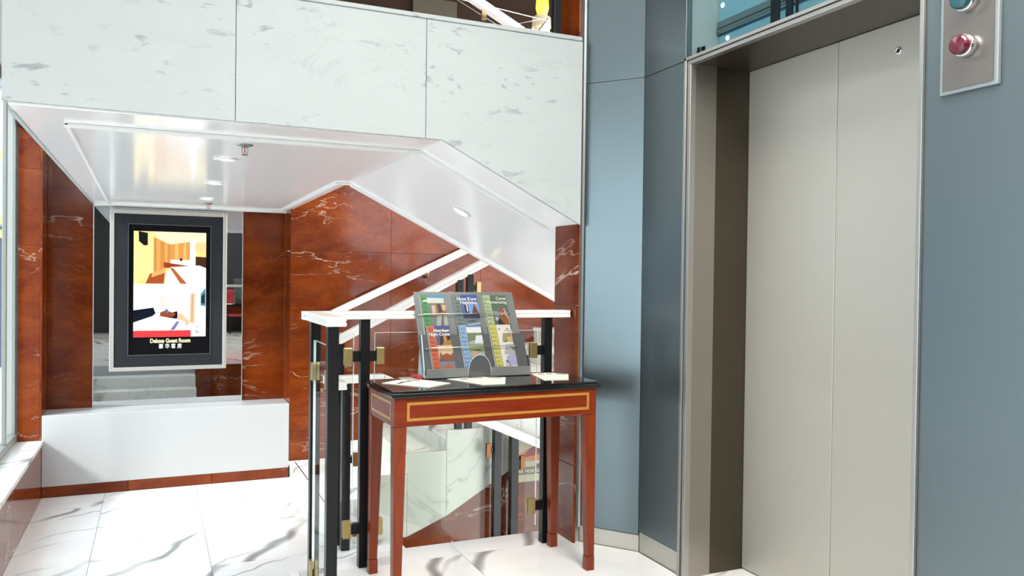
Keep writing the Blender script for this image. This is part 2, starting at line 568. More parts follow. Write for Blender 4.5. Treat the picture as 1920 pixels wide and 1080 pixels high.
# glazed side of the entrance lobby, further out to the left
tag(box('wall_left', (-2.70, -3.0, -0.9), (-2.6, -0.6, 3.4), M['darkwall']), kind='structure')
tag(box('wall_left', (-2.70, 2.95, -0.9), (-2.6, 3.41, 3.4), M['white']), kind='structure')
tag(box('wall_left', (-2.70, -0.6, 2.75), (-2.6, 2.95, 3.4), M['white']), kind='structure')
w3 = tag(box('window_3', (-2.68, -0.6, -0.9), (-2.62, 2.95, 0.04), M['window_frame']), kind='structure')
for k in range(4):
    y = -0.58 + 1.17 * k
    box('mullion', (-2.67, y - 0.02, 0.04), (-2.63, y + 0.02, 2.75), M['window_frame'], w3)
    if k < 3: box('window_pane', (-2.655, y + 0.02, 0.04), (-2.645, y + 1.15, 2.75), M['window_glass'], w3)

# ------------------------------------------------------------------ back wall: niche with mirror, piers
wb = tag(box('wall_back', (-1.08, 7.82, ZL - 0.2), (1.14, 7.98, 4.0), M['joint']), kind='structure')
YB = 7.82


def slab(x0, x1, z0, z1, y, parent, th=0.015, g=0.001, m='red'):
    return box('marble_slab', (x0 + g, y - th, z0 + g), (x1 - g, y, z1 - g), M[m], parent, 0.0012)


for x0, x1 in ((-0.83, -0.488), (0.737, 1.115)):
    slab(x0, x1, -0.42, 1.46, YB, wb); slab(x0, x1, 1.46, 2.3, YB, wb)
# left pier beside the window
wp = tag(box('wall_pier', (-1.08, 7.475, ZL - 0.2), (-0.845, 7.9, 2.7), M['joint']), kind='structure')
for z0, z1 in ((-0.11, 1.46), (1.46, 2.07), (2.07, 2.7)):
    box('marble_slab', (-1.0, 7.46, z0 + 0.001), (-0.846, 7.475, z1 - 0.001), M['red'], wp, 0.0012)
    box('marble_slab', (-0.845, 7.46, z0 + 0.001), (-0.830, 7.80, z1 - 0.001), M['red'], wp, 0.0012)
# right-hand red wall along the stairs
wr = tag(box('wall_stair', (1.13, 7.475, -2.2), (5.2, 7.62, 4.0), M['joint']), kind='structure')
for x0, x1 in ((1.115, 2.04), (2.04, 2.95), (2.95, 3.87), (3.87, 5.2)):
    for z0, z1 in ((-0.44, -0.166), (-0.166, 1.467), (1.467, 2.4), (2.4, 4.0)):
        slab(x0, x1, z0, z1, 7.475, wr)
for z0, z1 in ((-0.44, -0.166), (-0.166, 1.467), (1.467, 2.4)):
    box('marble_slab', (1.115, 7.476, z0 + 0.001), (1.13, 7.804, z1 - 0.001), M['red'], wr, 0.0012)

mirror = thing('wall_mirror', (0.12, 7.81, 0.08), 'tall mirror panel in the niche behind the lit screen, reflecting the steps', 'mirror')
box('mirror_glass', (-0.484, 7.797, 0.080), (0.731, 7.812, 2.2), M['mirror'], mirror)
for x0, x1 in ((-0.489, -0.483), (0.730, 0.736)):
    box('mirror_edge', (x0, 7.792, 0.079), (x1, 7.815, 2.2), M['alu'], mirror)

bench = thing('stone_bench', (0.14, 7.6, ZL), 'long white bench-like ledge below the lit screen, on the white marble floor', 'bench')
box('bench_body', (-0.8298, 7.46, ZL + 0.088), (1.1125, 7.79, 0.089), M['bench'], bench, 0.004)
for x0, x1 in ((-0.830, -0.198), (-0.198, 0.46), (0.46, 1.110)):
    box('base_slab', (x0 + 0.002, 7.464, ZL + 0.002), (x1 - 0.002, 7.79, ZL + 0.087), M['red'], bench, 0.001)

# ------------------------------------------------------------------ the screen in the niche
tv = thing('display_screen', (0.12, 7.79, 0.4), 'portrait lit screen showing hotel rooms in a wide charcoal and champagne frame', 'screen')
fx0, fx1, fz0, fz1 = -0.357, 0.590, 0.400, 1.793
bm = bmesh.new()
w = 0.034
add_box(bm, (fx0, 7.70, fz0), (fx0 + w, 7.795, fz1)); add_box(bm, (fx1 - w, 7.70, fz0), (fx1, 7.795, fz1))
add_box(bm, (fx0 + w, 7.70, fz0), (fx1 - w, 7.795, fz0 + w)); add_box(bm, (fx0 + w, 7.70, fz1 - w), (fx1 - w, 7.795, fz1))
finish(bm, 'outer_frame', M['tv_frame'], tv, 0.004)
ix0, ix1, iz0, iz1 = -0.218, 0.457, 0.530, 1.676
bm = bmesh.new()
a, b, c, d = fx0 + w, fx1 - w, fz0 + w, fz1 - w
add_box(bm, (a, 7.708, c), (ix0, 7.79, d)); add_box(bm, (ix1, 7.708, c), (b, 7.79, d))
add_box(bm, (ix0, 7.708, c), (ix1, 7.79, iz0)); add_box(bm, (ix0, 7.708, iz1), (ix1, 7.79, d))
finish(bm, 'charcoal_surround', M['tv_dark'], tv, 0.002)
bm = bmesh.new()
e = 0.008
add_box(bm, (ix0, 7.702, iz0), (ix0 + e, 7.73, iz1)); add_box(bm, (ix1 - e, 7.702, iz0), (ix1, 7.73, iz1))
add_box(bm, (ix0 + e, 7.702, iz0), (ix1 - e, 7.73, iz0 + e)); add_box(bm, (ix0 + e, 7.702, iz1 - e), (ix1 - e, 7.73, iz1))
finish(bm, 'inner_bead', mat('grey_bead', (0.10, 0.105, 0.11), 0.25, 0.5), tv)
box('screen_panel', (ix0 + e, 7.722, iz0 + e), (ix1 - e, 7.78, iz1 - e), M['tv_black'], tv)
sx0, sx1, sz0, sz1 = -0.172, 0.415, 0.690, 1.613


def PS(u, v, d):
    return Vector((sx0 + u * (sx1 - sx0), 7.7215 - d, sz0 + v * (sz1 - sz0)))


W_ = (255, 255, 255)
E_ = 0.66
patches('room_pictures', [
    ((255, 214, 128), rect(0, 0.505, 1, 1)),
    ((255, 240, 190), [(0.25, 1), (1, 1), (1, 0.84), (0.76, 0.83), (0.53, 0.80)]),
    ((255, 226, 150), [(0, 1), (0.25, 1), (0.27, 0.93), (0.27, 0.60), (0, 0.505)]),
    ((205, 140, 70), [(0.27, 0.945), (0.50, 0.88), (0.50, 0.66), (0.27, 0.615)]),
    ((225, 165, 90), [(0.31, 0.93), (0.36, 0.915), (0.36, 0.64), (0.31, 0.625)]),
    ((225, 165, 90), [(0.42, 0.90), (0.46, 0.89), (0.46, 0.65), (0.42, 0.645)]),
    ((214, 150, 78), [(0.50, 0.88), (0.77, 0.91), (0.77, 0.66), (0.50, 0.66)]),
    ((236, 180, 100), [(0.56, 0.885), (0.61, 0.89), (0.61, 0.66), (0.56, 0.66)]),
    ((236, 180, 100), [(0.68, 0.898), (0.72, 0.903), (0.72, 0.66), (0.68, 0.66)]),
    (W_, [(0.77, 0.92), (0.86, 0.93), (0.86, 0.66), (0.77, 0.66)]),
    ((240, 205, 140), [(0.84, 0.90), (1, 0.91), (1, 0.825), (0.84, 0.82)]),
    ((66, 42, 24), [(0.85, 0.77), (1, 0.765), (1, 0.655), (0.85, 0.67)]),
    (W_, rect(0.50, 0.655, 0.83, 0.735)),
    ((150, 60, 30), [(0.41, 0.712), (0.52, 0.70), (0.80, 0.675), (0.80, 0.66), (0.41, 0.66)]),
    ((255, 246, 225), [(0.50, 0.665), (0.90, 0.685), (1, 0.66), (1, 0.505), (0.42, 0.505), (0.44, 0.60)]),
    (W_, [(0.55, 0.655), (0.90, 0.678), (1, 0.65), (1, 0.53), (0.66, 0.56)]),
    ((176, 96, 52), [(0.49, 0.66), (0.54, 0.655), (0.73, 0.507), (0.64, 0.507)]),
    ((166, 82, 40), [(0.22, 0.60), (0.43, 0.645), (0.41, 0.507), (0.16, 0.507)]),
    ((236, 170, 100), [(0.25, 0.61), (0.42, 0.655), (0.43, 0.61), (0.24, 0.565)]),
    ((20, 16, 16), [(0.065, 1.0), (0.19, 0.985), (0.19, 0.87), (0.14, 0.865), (0.07, 0.905)]),
    ((40, 34, 34), rect(0.63, 0.725, 0.665, 0.75)),
    ((244, 248, 255), rect(0, 0.0, 1, 0.505)),
    (W_, rect(0.02, 0.10, 1, 0.50)),
    ((226, 214, 210), rect(0.355, 0.225, 0.45, 0.395)),
    ((240, 232, 228), rect(0.375, 0.225, 0.39, 0.39)), ((240, 232, 228), rect(0.415, 0.225, 0.43, 0.39)),
    ((224, 196, 160), [(0.78, 0.41), (0.85, 0.42), (0.845, 0.12), (0.77, 0.14)]),
    ((196, 160, 120), [(0.80, 0.41), (0.82, 0.415), (0.815, 0.13), (0.795, 0.135)]),
    ((12, 20, 34), [(0, 0.255), (0.27, 0.28), (0.30, 0.225), (0.26, 0.20), (0.0, 0.14)]),
    ((18, 18, 26), [(0.33, 0.20), (0.60, 0.245), (0.60, 0.175), (0.40, 0.165)]),
    ((150, 70, 40), [(0.36, 0.23), (0.44, 0.255), (0.58, 0.22), (0.54, 0.19), (0.37, 0.19)]),
    ((70, 120, 200), rect(0.435, 0.225, 0.47, 0.265)),
    ((230, 190, 150), [(0.60, 0.225), (0.66, 0.22), (0.78, 0.14), (0.74, 0.10), (0.60, 0.17)]),
    ((250, 252, 255), [(0.0, 0.14), (0.30, 0.205), (0.60, 0.17), (0.71, 0.14), (0.71, 0.06), (0.0, 0.06)]),
    ((120, 120, 170), [(0.50, 0.065), (0.56, 0.065), (0.63, 0.145), (0.59, 0.148)]),
    ((70, 140, 150), [(0.925, 0.41), (0.995, 0.47), (0.995, 0.29), (0.925, 0.30)]),
    ((20, 50, 60), [(0.935, 0.385), (0.985, 0.42), (0.985, 0.315), (0.935, 0.32)]),
    ((234, 60, 64), rect(0, 0, 0.79, 0.062)),
    ((20, 70, 60), [(0.83, 0.075), (0.89, 0.10), (0.91, 0.10), (0.86, 0.085)]),
    ((20, 70, 60), [(0.83, 0.06), (0.89, 0.035), (0.91, 0.035), (0.87, 0.052)]),
], PS, tv, E_, 0.0002)
mc1 = mat('caption_yellow', (0, 0, 0), emit=(1.0, 0.92, 0.45), estr=0.9)
mc2 = mat('caption_white', (0, 0, 0), emit=(0.85, 0.95, 0.85), estr=1.2)
text('caption', 'Deluxe Guest Room', (0.125, 7.7205, 0.640), (1, 0, 0), (0, 0, 1), 0.050, mc1, tv, 0.0003, 'CENTER', 0.325, 0.0012)
text('caption', '豪 华 客 房', (0.125, 7.7205, 0.592), (1, 0, 0), (0, 0, 1), 0.046, mc2, tv, 0.0003, 'CENTER', 0.185, 0.0)

# ------------------------------------------------------------------ stair landing overhead: soffit, parapet
soff = tag(box('ceiling', (-0.480, 3.46, 1.855), (1.134, 7.79, 2.10), M['white']), kind='structure')
# white flat soffit panel and its sloping continuation under the upper flight
box('soffit_panel', (-0.480, 3.35, 1.842), (1.134, 7.79, 1.856), M['gloss_white'], soff)
bm = bmesh.new()
SL = 0.5015
zx = lambda x: 1.842 - SL * (x - 1.134)
add_prism(bm, [(1.135, 3.35, 1.842), (3.2, 3.35, zx(3.2)), (3.2, 3.35, zx(3.2) + 0.30), (1.135, 3.35, 2.10)], (0, 0.22, 0))
sl1 = None
bm.free()
prism('sloped_soffit', [(1.135, 3.35, 1.842), (1.808, 3.35, zx(1.808)), (1.808, 3.35, zx(1.808) + 0.30), (1.135, 3.35, 2.10)], (0, 0.225, 0), M['gloss_white'], soff)
prism('sloped_soffit', [(1.135, 3.575, 1.842), (3.2, 3.575, zx(3.2)), (3.2, 3.575, zx(3.2) + 0.30), (1.135, 3.575, 2.10)], (0, 1.625, 0), M['gloss_white'], soff)
# mouldings on the soffit
for a, b in (((-0.335, 3.655, 1.826), (1.150, 3.690, 1.8419)), ((-0.352, 7.66, 1.830), (1.06, 7.70, 1.8419)), ((1.045, 5.20, 1.830), (1.075, 7.66, 1.8419)), ((1.045, 5.165, 1.83), (1.16, 5.195, 1.8419))):
    box('moulding', a, b, M['white'], soff, 0.003)
prism('moulding', [(-0.334, 3.655, 1.834), (-0.320, 3.655, 1.834), (-0.362, 7.70, 1.834), (-0.376, 7.70, 1.834)], (0, 0, 0.0079), M['white'], soff)
box('edge_bead', (-0.480, 7.74, 1.822), (1.134, 7.785, 1.8419), M['white'], soff, 0.003)
for y0, y1, x1 in ((3.655, 3.690, 1.806), (5.15, 5.20, 3.2)):
    prism('moulding', [(1.145, y0, zx(1.145) + 0.0005), (x1, y0, zx(x1) + 0.0005), (x1, y0, zx(x1) - 0.013), (1.145, y0, zx(1.145) - 0.013)], (0, y1 - y0, 0), M['white'], soff)

par = tag(prism('wall_parapet', [(-0.494, 3.345, 1.858), (1.134, 3.345, 1.845), (1.806, 3.345, 1.510), (1.806, 3.345, 2.36), (-0.494, 3.345, 2.36)], (0, 0.115, 0), M['joint']), kind='structure')
g = 0.0012
prism('marble_slab', [(-0.498, 3.33, 1.852), (0.282 - g, 3.33, 1.847), (0.282 - g, 3.33, 2.352), (-0.498, 3.33, 2.352)], (0, 0.016, 0), M['parapet'], par, 0.001)
prism('marble_slab', [(0.282 + g, 3.33, 1.847), (1.057 - g, 3.33, 1.843), (1.057 - g, 3.33, 2.352), (0.282 + g, 3.33, 2.352)], (0, 0.016, 0), M['parapet'], par, 0.001)
prism('marble_slab', [(1.057 + g, 3.33, 1.843), (1.134, 3.33, 1.842), (1.816, 3.33, 1.500), (1.816, 3.33, 2.352), (1.057 + g, 3.33, 2.352)], (0, 0.016, 0), M['parapet'], par, 0.001)
box('coping', (-0.498, 3.322, 2.353), (1.8095, 3.47, 2.372), M['parapet'], par, 0.003)
# side fascia of the landing, facing the window
for y0, y1 in ((3.47, 4.9), (4.9, 6.35), (6.35, 7.79)):
    box('fascia_slab', (-0.497, y0 + g, 1.838), (-0.481, y1 - g, 2.12), M['parapet'], par)

# column and shaft corner
col = tag(box('wall_column', (1.822, 3.38, -2.2), (2.45, 3.575, 4.0), M['joint']), kind='structure')
for z0, z1 in ((-0.58, 0.365), (0.365, 1.122), (1.122, 2.4), (2.4, 4.0)):
    box('marble_slab', (1.81, 3.352, z0 + 0.001), (1.823, 3.576, z1 - 0.001), M['red'], col, 0.0012)

# sprinklers and downlights
red_bulb = mat('red_bulb', (0.6, 0.01, 0.02), 0.1)


def sprinkler(x, y, z, label):
    t = thing('fire_sprinkler', (x, y, z), label, 'sprinkler', 'sprinklers under the landing')
    lathe('escutcheon', [(0.0, -0.013), (0.014, -0.0125), (0.022, -0.009), (0.037, -0.003), (0.038, 0.0)], (x, y, z), M['spr_metal'], t)
    bm = bmesh.new()
    for s in (-1, 1):
        add_tube(bm, [(x + s * 0.006, y, z - 0.011), (x + s * 0.013, y, z - 0.020), (x + s * 0.012, y, z - 0.036), (x + s * 0.003, y, z - 0.045)], 0.0022, 6)
    finish(bm, 'yoke_arms', M['spr_metal'], t, 0, True)
    lathe('deflector', [(0.003, 0.004), (0.015, 0.001), (0.016, -0.001), (0.0, -0.0015)], (x, y, z - 0.047), M['spr_metal'], t)
    lathe('heat_bulb', [(0.0, 0.0), (0.0026, 0.003), (0.0026, 0.022), (0.0, 0.025)], (x, y, z - 0.039), red_bulb, t, seg=10)


sprinkler(0.371, 3.883, 1.8421, 'nearer chrome fire sprinkler with red bulb hanging from the white soffit')
sprinkler(0.405, 7.22, 1.8421, 'farther chrome fire sprinkler above the lit screen, on the white soffit')


def downlight(loc, label, nrm=(0, 0, -1)):
    t = thing('downlight', loc, label, 'downlight', 'recessed downlights')
    n = Vector(nrm)
    lathe('trim_ring', [(0.042, 0.001), (0.058, 0.002), (0.060, 0.006), (0.044, 0.010), (0.040, 0.004)], loc, M['lamp_ring'], t, tuple(n))
    lathe('lens', [(0.0, 0.005), (0.041, 0.004), (0.041, 0.001)], loc, M['lamp'], t, tuple(n))
    return t


downlight((0.327, 4.40, 1.842), 'round white downlight in the flat soffit, nearest to the camera of the row of three')
downlight((0.348, 5.60, 1.842), 'round white downlight in the flat soffit, middle one of the row of three')
downlight((0.369, 6.82, 1.842), 'round white downlight in the flat soffit, farthest of three, near the screen')
nz = Vector((-SL, 0, -1)).normalized()
downlight((1.58, 4.3, zx(1.58)), 'single round downlight set in the sloping white soffit under the stairs', tuple(nz))

# ------------------------------------------------------------------ stairwell: rising flight, falling flight
YN = 5.449
stair = thing('staircase', (1.3, 6.4, ZL), 'white marble stair flight rising to the right behind the glass balustrade', 'staircase')
RX = [1.12, 1.50, 1.80, 2.09] + [2.09 + 0.2905 * i for i in range(1, 9)]
for i, x in enumerate(RX):
    z = ZL + 0.1465 * (i + 1)
    x1 = RX[i + 1] + 0.02 if i + 1 < len(RX) else 5.1
    box('tread', (x - 0.012, YN + 0.03, z - 0.03), (x1, 7.458, z), M['floor'], stair, 0.004)
    box('riser', (x, YN + 0.03, z - 0.1465), (x + 0.02, 7.458, z - 0.031), M['stair'], stair)
for i in range(2):
    zt = ZL + 0.1465 * (i + 1)
    box('nosing_strip', (RX[i] + 0.034, YN + 0.06, zt - 0.002), (RX[i] + 0.042, 7.40, zt + 0.0012), M['tv_dark'], stair)
# stepped stringer slabs on the near side
nx = [1.332 + 0.2905 * i for i in range(13)]
zbot = lambda x: max(ZL + 0.0, -0.643 + 0.582 * (x - 1.602))
for i in range(12):
    x0, x1 = nx[i], nx[i + 1]
    zt = ZL + 0.1465 * (i + 3)
    prism('stringer_slab', [(x0 + 0.001, YN, zbot(x0)), (x1 - 0.001, YN, zbot(x1)), (x1 - 0.001, YN, zt), (x0 + 0.001, YN, zt)], (0, 0.03, 0), M['stair'], stair, 0.001)
prism('stringer_slab', [(1.06, YN, ZL + 0.001), (1.331, YN, ZL + 0.001), (1.331, YN, ZL + 0.293), (1.06, YN, ZL + 0.293)], (0, 0.03, 0), M['stair'], stair, 0.001)

under = prism('spandrel_wall', [(1.56, 5.472, -2.2), (4.9, 5.472, -2.2), (4.9, 5.472, zbot(4.9) - 0.02), (1.72, 5.472, zbot(1.72) - 0.02), (1.56, 5.472, ZL - 0.02)], (0, 0.10, 0), M['joint'], stair)
for x0, x1 in ((1.56, 2.27), (2.27, 2.95), (2.95, 3.7)):
    prism('marble_slab', [(x0 + g, 5.457, -2.2), (x1 - g, 5.457, -2.2), (x1 - g, 5.457, zbot(x1) - 0.001), (x0 + g, 5.457, zbot(x0) - 0.001)], (0, 0.014, 0), M['red'], under)
down = thing('lower_staircase', (1.6, 4.5, ZL - 0.1), 'white marble stair flight going down to the right just beyond the platform edge', 'staircase')
for i in range(7):
    z = ZL - 0.16 * (i + 1)
    box('step', (1.55 + 0.29 * i, 3.60, z - 0.16), (1.55 + 0.29 * (i + 1), 5.44, z), M['stair'], down, 0.004)
tag(box('wall_right', (3.7, 3.6, -2.2), (3.85, 5.45, 1.0), M['red']), kind='structure')

# ------------------------------------------------------------------ rails


def rail_run(bm, p0, p1, wd=0.075, h=0.034):
    """handrail with a groove along both flanks, straight from p0 to p1 (top centre line)"""
    p0 = Vector(p0); p1 = Vector(p1)
    d = (p1 - p0).normalized(); side = Vector((d.y, -d.x, 0)).normalized(); up = side.cross(d)
    prof = [(-.46, 0), (.46, 0), (.5, -.10), (.5, -.38), (.44, -.44), (.44, -.54), (.5, -.60), (.5, -.92), (.46, -1), (-.46, -1), (-.5, -.92), (-.5, -.60), (-.44, -.54), (-.44, -.44), (-.5, -.38), (-.5, -.10)]
    add_prism(bm, [p0 + side * (u * wd) + up * (v * h) for u, v in prof], p1 - p0)


def post(parent, x, y, z0, z1, s=0.04):
    return box('post', (x - s / 2, y - s / 2, z0), (x + s / 2, y + s / 2, z1), M['black'], parent, 0.0015)


def clamp(pst, x, y, z, dx, dy=0.0, mkey='gold', h=0.072, gap=0.052):
    """bracket arm from the post face plus brass block gripping the glass"""
    bm = bmesh.new()
    if dx:
        a0, a1 = sorted((x + 0.0195 * dx, x + gap * dx))
        add_box(bm, (a0, y - 0.010, z - 0.022), (a1, y + 0.010, z + 0.022))
        finish(bm, 'clamp_arm', M['black'], pst)
        c0, c1 = sorted((x + gap * dx, x + (gap + 0.034) * dx))
        bm = bmesh.new(); add_box(bm, (c0, y - 0.016, z - h / 2), (c1, y - 0.0052, z + h / 2)); add_box(bm, (c0, y + 0.0052, z - h / 2), (c1, y + 0.016, z + h / 2))
        finish(bm, 'clamp', M[mkey], pst, 0.002)
    else:
        a0, a1 = sorted((y + 0.0195 * dy, y + gap * dy))
        add_box(bm, (x - 0.010, a0, z - 0.022), (x + 0.010, a1, z + 0.022))
        finish(bm, 'clamp_arm', M['black'], pst)
        c0, c1 = sorted((y + gap * dy, y + (gap + 0.034) * dy))
        bm = bmesh.new(); add_box(bm, (x - 0.016, c0, z - h / 2), (x - 0.0052, c1, z + h / 2)); add_box(bm, (x + 0.0052, c0, z - h / 2), (x + 0.016, c1, z + h / 2))
        finish(bm, 'clamp', M[mkey], pst, 0.002)


YR = 3.425
bal = thing('balustrade', (0.82, YR, 0), 'near glass balustrade with black posts and white handrail behind the console table', 'balustrade')
bm = bmesh.new()
rail_run(bm, (0.5625, YR, 1.098), (1.80, YR, 1.098))
finish(bm, 'handrail', M['handrail'], bal, 0)
bm = bmesh.new(); rail_run(bm, (0.60, 2.925, 1.0982), (0.60, YR - 0.0376, 1.0982))
finish(bm, 'handrail_return', M['handrail'], bal, 0)
pA = post(bal, 0.607, 3.385, 0, 1.064); pB = post(bal, 0.592, 2.952, 0, 1.064)
pC = post(bal, 0.822, 3.42, 0, 1.064); pD = post(bal, 1.692, 3.42, 0, 1.064)


def pane(parent, x0, x1, y, z0, z1):
    o = box('glass_panel', (x0, y - 0.005, z0), (x1, y + 0.005, z1), M['glass'], parent)
    bm = bmesh.new()
    add_box(bm, (x0 - 0.0012, y - 0.005, z0), (x0, y + 0.005, z1)); add_box(bm, (x1, y - 0.005, z0), (x1 + 0.0012, y + 0.005, z1)); add_box(bm, (x0, y - 0.005, z1), (x1, y + 0.005, z1 + 0.0012))
    finish(bm, 'glass_edge', M['glass_edge'], o)
    return o


pane(bal, 0.868, 1.646, YR, 0.085, 1.004)
pane(bal, 0.668, 0.776, YR, 0.085, 1.004)
o = box('glass_panel', (0.590, 3.006, 0.05), (0.600, 3.322, 0.985), M['glass'], bal)
bm = bmesh.new(); add_box(bm, (0.590, 3.0048, 0.05), (0.600, 3.006, 0.985)); add_box(bm, (0.590, 3.322, 0.05), (0.600, 3.3232, 0.985)); add_box(bm, (0.590, 3.006, 0.985), (0.600, 3.322, 0.9862))
finish(bm, 'glass_edge', M['glass_edge'], o)
for z in (0.905, 0.165):
    clamp(pC, 0.822, YR, z, 1); clamp(pC, 0.822, YR, z, -1)
for z in (0.910, 0.178):
    clamp(pD, 1.692, YR, z, -1)
for z in (0.86, 0.055):
    clamp(pA, 0.595, 3.385, z, 0, -1); clamp(pB, 0.595, 2.952, z, 0, 1)

# rising flight balustrade
rb = thing('balustrade', (2.0, YN, -0.1), 'sloping stair balustrade with white handrail climbing to the right, its posts paired', 'balustrade')
sl = 0.518
zr = lambda x: 0.848 + sl * (x - 1.151)
bm = bmesh.new(); rail_run(bm, (1.10, YN + 0.03, zr(1.10)), (3.0, YN + 0.03, zr(3.0)), 0.075, 0.055)
finish(bm, 'handrail', M['handrail'], rb)
for x, zb in ((1.15, ZL), (2.0, 0.155), (2.078, 0.155), (2.85, 0.59)):
    p = post(rb, x, YN + 0.015, zb, zr(x) - 0.06, 0.046)
    if x == 2.078:
        clamp(p, x, YN + 0.02, 1.172, 1, h=0.09)
    if x == 2.0:
        clamp(p, x, YN + 0.02, 1.10, -1, h=0.09)
    if x == 1.15:
        clamp(p, x, YN + 0.02, 0.665, 1, h=0.07, gap=0.04)
for x0, x1 in ((1.235, 1.93), (2.15, 2.78)):
    prism('glass_panel', [(x0, YN + 0.02, zr(x0) - 0.78), (x1, YN + 0.02, zr(x1) - 0.78), (x1, YN + 0.02, zr(x1) - 0.17), (x0, YN + 0.02, zr(x0) - 0.17)], (0, 0.01, 0), M['glass'], rb)

# wall handrail on the far side
wh = thing('wall_handrail', (2.0, 7.37, 0.9), 'white sloping handrail fixed on brass brackets to the red marble wall', 'handrail')
zw = lambda x: 0.932 + 0.4725 * (x - 1.466)
bm = bmesh.new(); rail_run(bm, (1.42, 7.37, zw(1.42)), (3.6, 7.37, zw(3.6)), 0.07, 0.062)
finish(bm, 'handrail', M['handrail'], wh)
for x in (1.52, 2.38, 3.2):
    bm = bmesh.new(); add_tube(bm, [(x, 7.37, zw(x) - 0.06), (x, 7.375, zw(x) - 0.10), (x, 7.42, zw(x) - 0.12), (x, 7.459, zw(x) - 0.12)], 0.011, 8)
    finish(bm, 'bracket', M['gold'], wh, 0, True)

# falling flight balustrade
YD = 5.35
db = thing('balustrade', (1.165, YD, ZL), 'lower balustrade at the head of the descending flight, seen through the near glass', 'balustrade')
bm = bmesh.new(); rail_run(bm, (1.02, YD, 0.585), (1.42, YD, 0.585), 0.08, 0.05)
zd = lambda x: 0.585 - 0.445 * (x - 1.42)
rail_run(bm, (1.42, YD, 0.585), (3.2, YD, zd(3.2)), 0.08, 0.062)
rail_run(bm, (1.06, 5.02, 0.5852), (1.06, YD - 0.041, 0.5852), 0.08, 0.05)
finish(bm, 'handrail', M['handrail'], db)
for x, zb in ((1.165, ZL), (2.258, -1.2), (2.392, -1.2), (3.1, -1.7)):
    p = post(db, x, YD, zb, (0.585 if x < 1.42 else zd(x)) - 0.05, 0.056)
    if x == 2.258: clamp(p, x, YD, 0.01, -1, h=0.10, gap=0.05, mkey='bronze_clamp')
    if x == 2.392: clamp(p, x, YD, -0.10, 1, h=0.10, gap=0.05, mkey='bronze_clamp')
    if x == 1.165:
        clamp(p, x, YD, 0.02, 1, h=0.09, gap=0.05, mkey='bronze_clamp'); clamp(p, x, YD, -0.45, 1, h=0.09, gap=0.05, mkey='bronze_clamp')
for x0, x1 in ((1.25, 2.17), (2.48, 3.02)):
    prism('glass_panel', [(x0, YD - 0.005, max(zd(x0) - 0.95, ZL + 0.02) if x0 < 1.4 else zd(x0) - 0.95), (x1, YD - 0.005, zd(x1) - 0.95), (x1, YD - 0.005, zd(x1) - 0.17), (x0, YD - 0.005, min(zd(x0), 0.585) - 0.17)], (0, 0.01, 0), M['glass'], db)

# poster down on the stairwell wall
pos = thing('wall_poster', (2.6, 5.42, -0.24), 'orange and yellow poster board low on the stairwell wall, seen through the glass', 'poster')
px0, px1, pz0, pz1 = 2.40, 2.86, -0.265, 0.055
box('board', (px0, 5.425, pz0), (px1, 5.435, pz1), M['paper'], pos)
PP = lambda u, v, d: Vector((px0 + u * (px1 - px0), 5.4248 - d, pz0 + v * (pz1 - pz0)))
patches('print', [((206, 196, 168), rect(0, 0, 1, 1)), ((222, 120, 40), [(0, 0.50), (0.35, 0.47), (1, 0.52), (1, 1), (0.5, 0.86), (0.25, 0.72)]),
                  ((140, 40, 20), [(0.2, 0.56), (0.52, 0.62), (0.52, 0.86), (0.33, 0.76)]), ((232, 178, 50), [(0.50, 0.52), (1, 0.55), (1, 0.95), (0.55, 0.92)]),
                  ((120, 96, 52), rect(0, 0.17, 0.45, 0.34)), ((110, 24, 20), rect(0.45, 0.17, 1, 0.40)), ((214, 200, 160), rect(0, 0.0, 1, 0.14))], PP, pos, 0, 0.0003, 0.0004)
text('poster_lettering', 'OVER MORTGAGE', (px0 + 0.02, 5.4205, pz0 + 0.066), (1, 0, 0), (0, 0, 1), 0.034, M['paper'], pos, 0.0003, 'LEFT', 0.28)

# ------------------------------------------------------------------ elevator side: blue metal walls
wx = 2.03
we = tag(box('wall_right', (2.06, 2.83, -0.2), (2.5, 3.12, 4.0), M['joint']), kind='structure')
box('metal_panel', (wx, 2.822, 0.098), (wx + 0.03, 3.131, 2.166), M['blue'], we, 0.001)
box('metal_panel', (wx, 2.822, 2.1685), (wx + 0.03, 3.131, 4.0), M['blue'], we, 0.001)
box('kick_plate', (wx + 0.006, 2.822, 0.0), (wx + 0.03, 3.131, 0.092), M['steel'], we)
cd = Vector((1.85 - 2.03, 3.366 - 3.133, 0)); cn = Vector((cd.y, -cd.x, 0)).normalized()
if cn.x < 0: cn = -cn
wc = tag(prism('wall_corner', [(2.06, 3.14, -0.2), (1.90, 3.375, -0.2), (2.5, 3.375, -0.2), (2.5, 3.14, -0.2)], (0, 0, 4.2), M['joint']), kind='structure')


def chamf(name, z0, z1, m, inset=0.0, a=0.0, b=1.0):
    p0 = Vector((2.03, 3.133, 0)) + cd * a + cn * inset; p1 = Vector((2.03, 3.133, 0)) + cd * b + cn * inset
    prism(name, [(p0.x, p0.y, z0), (p1.x, p1.y, z0), (p1.x + cn.x * 0.02, p1.y + cn.y * 0.02, z0), (p0.x + cn.x * 0.02, p0.y + cn.y * 0.02, z0)], (0, 0, z1 - z0), m, wc)


chamf('metal_panel', 0.080, 2.166, M['blue'], 0, 0.003, 0.985)
chamf('metal_panel', 2.1685, 4.0, M['blue'], 0, 0.003, 0.985)
chamf('kick_plate', 0.0, 0.075, M['steel'], 0.006, 0.0, 1.0)
box('corner_trim', (1.836, 3.352, 0.075), (1.848, 3.372, 4.0), M['alu'], wc)

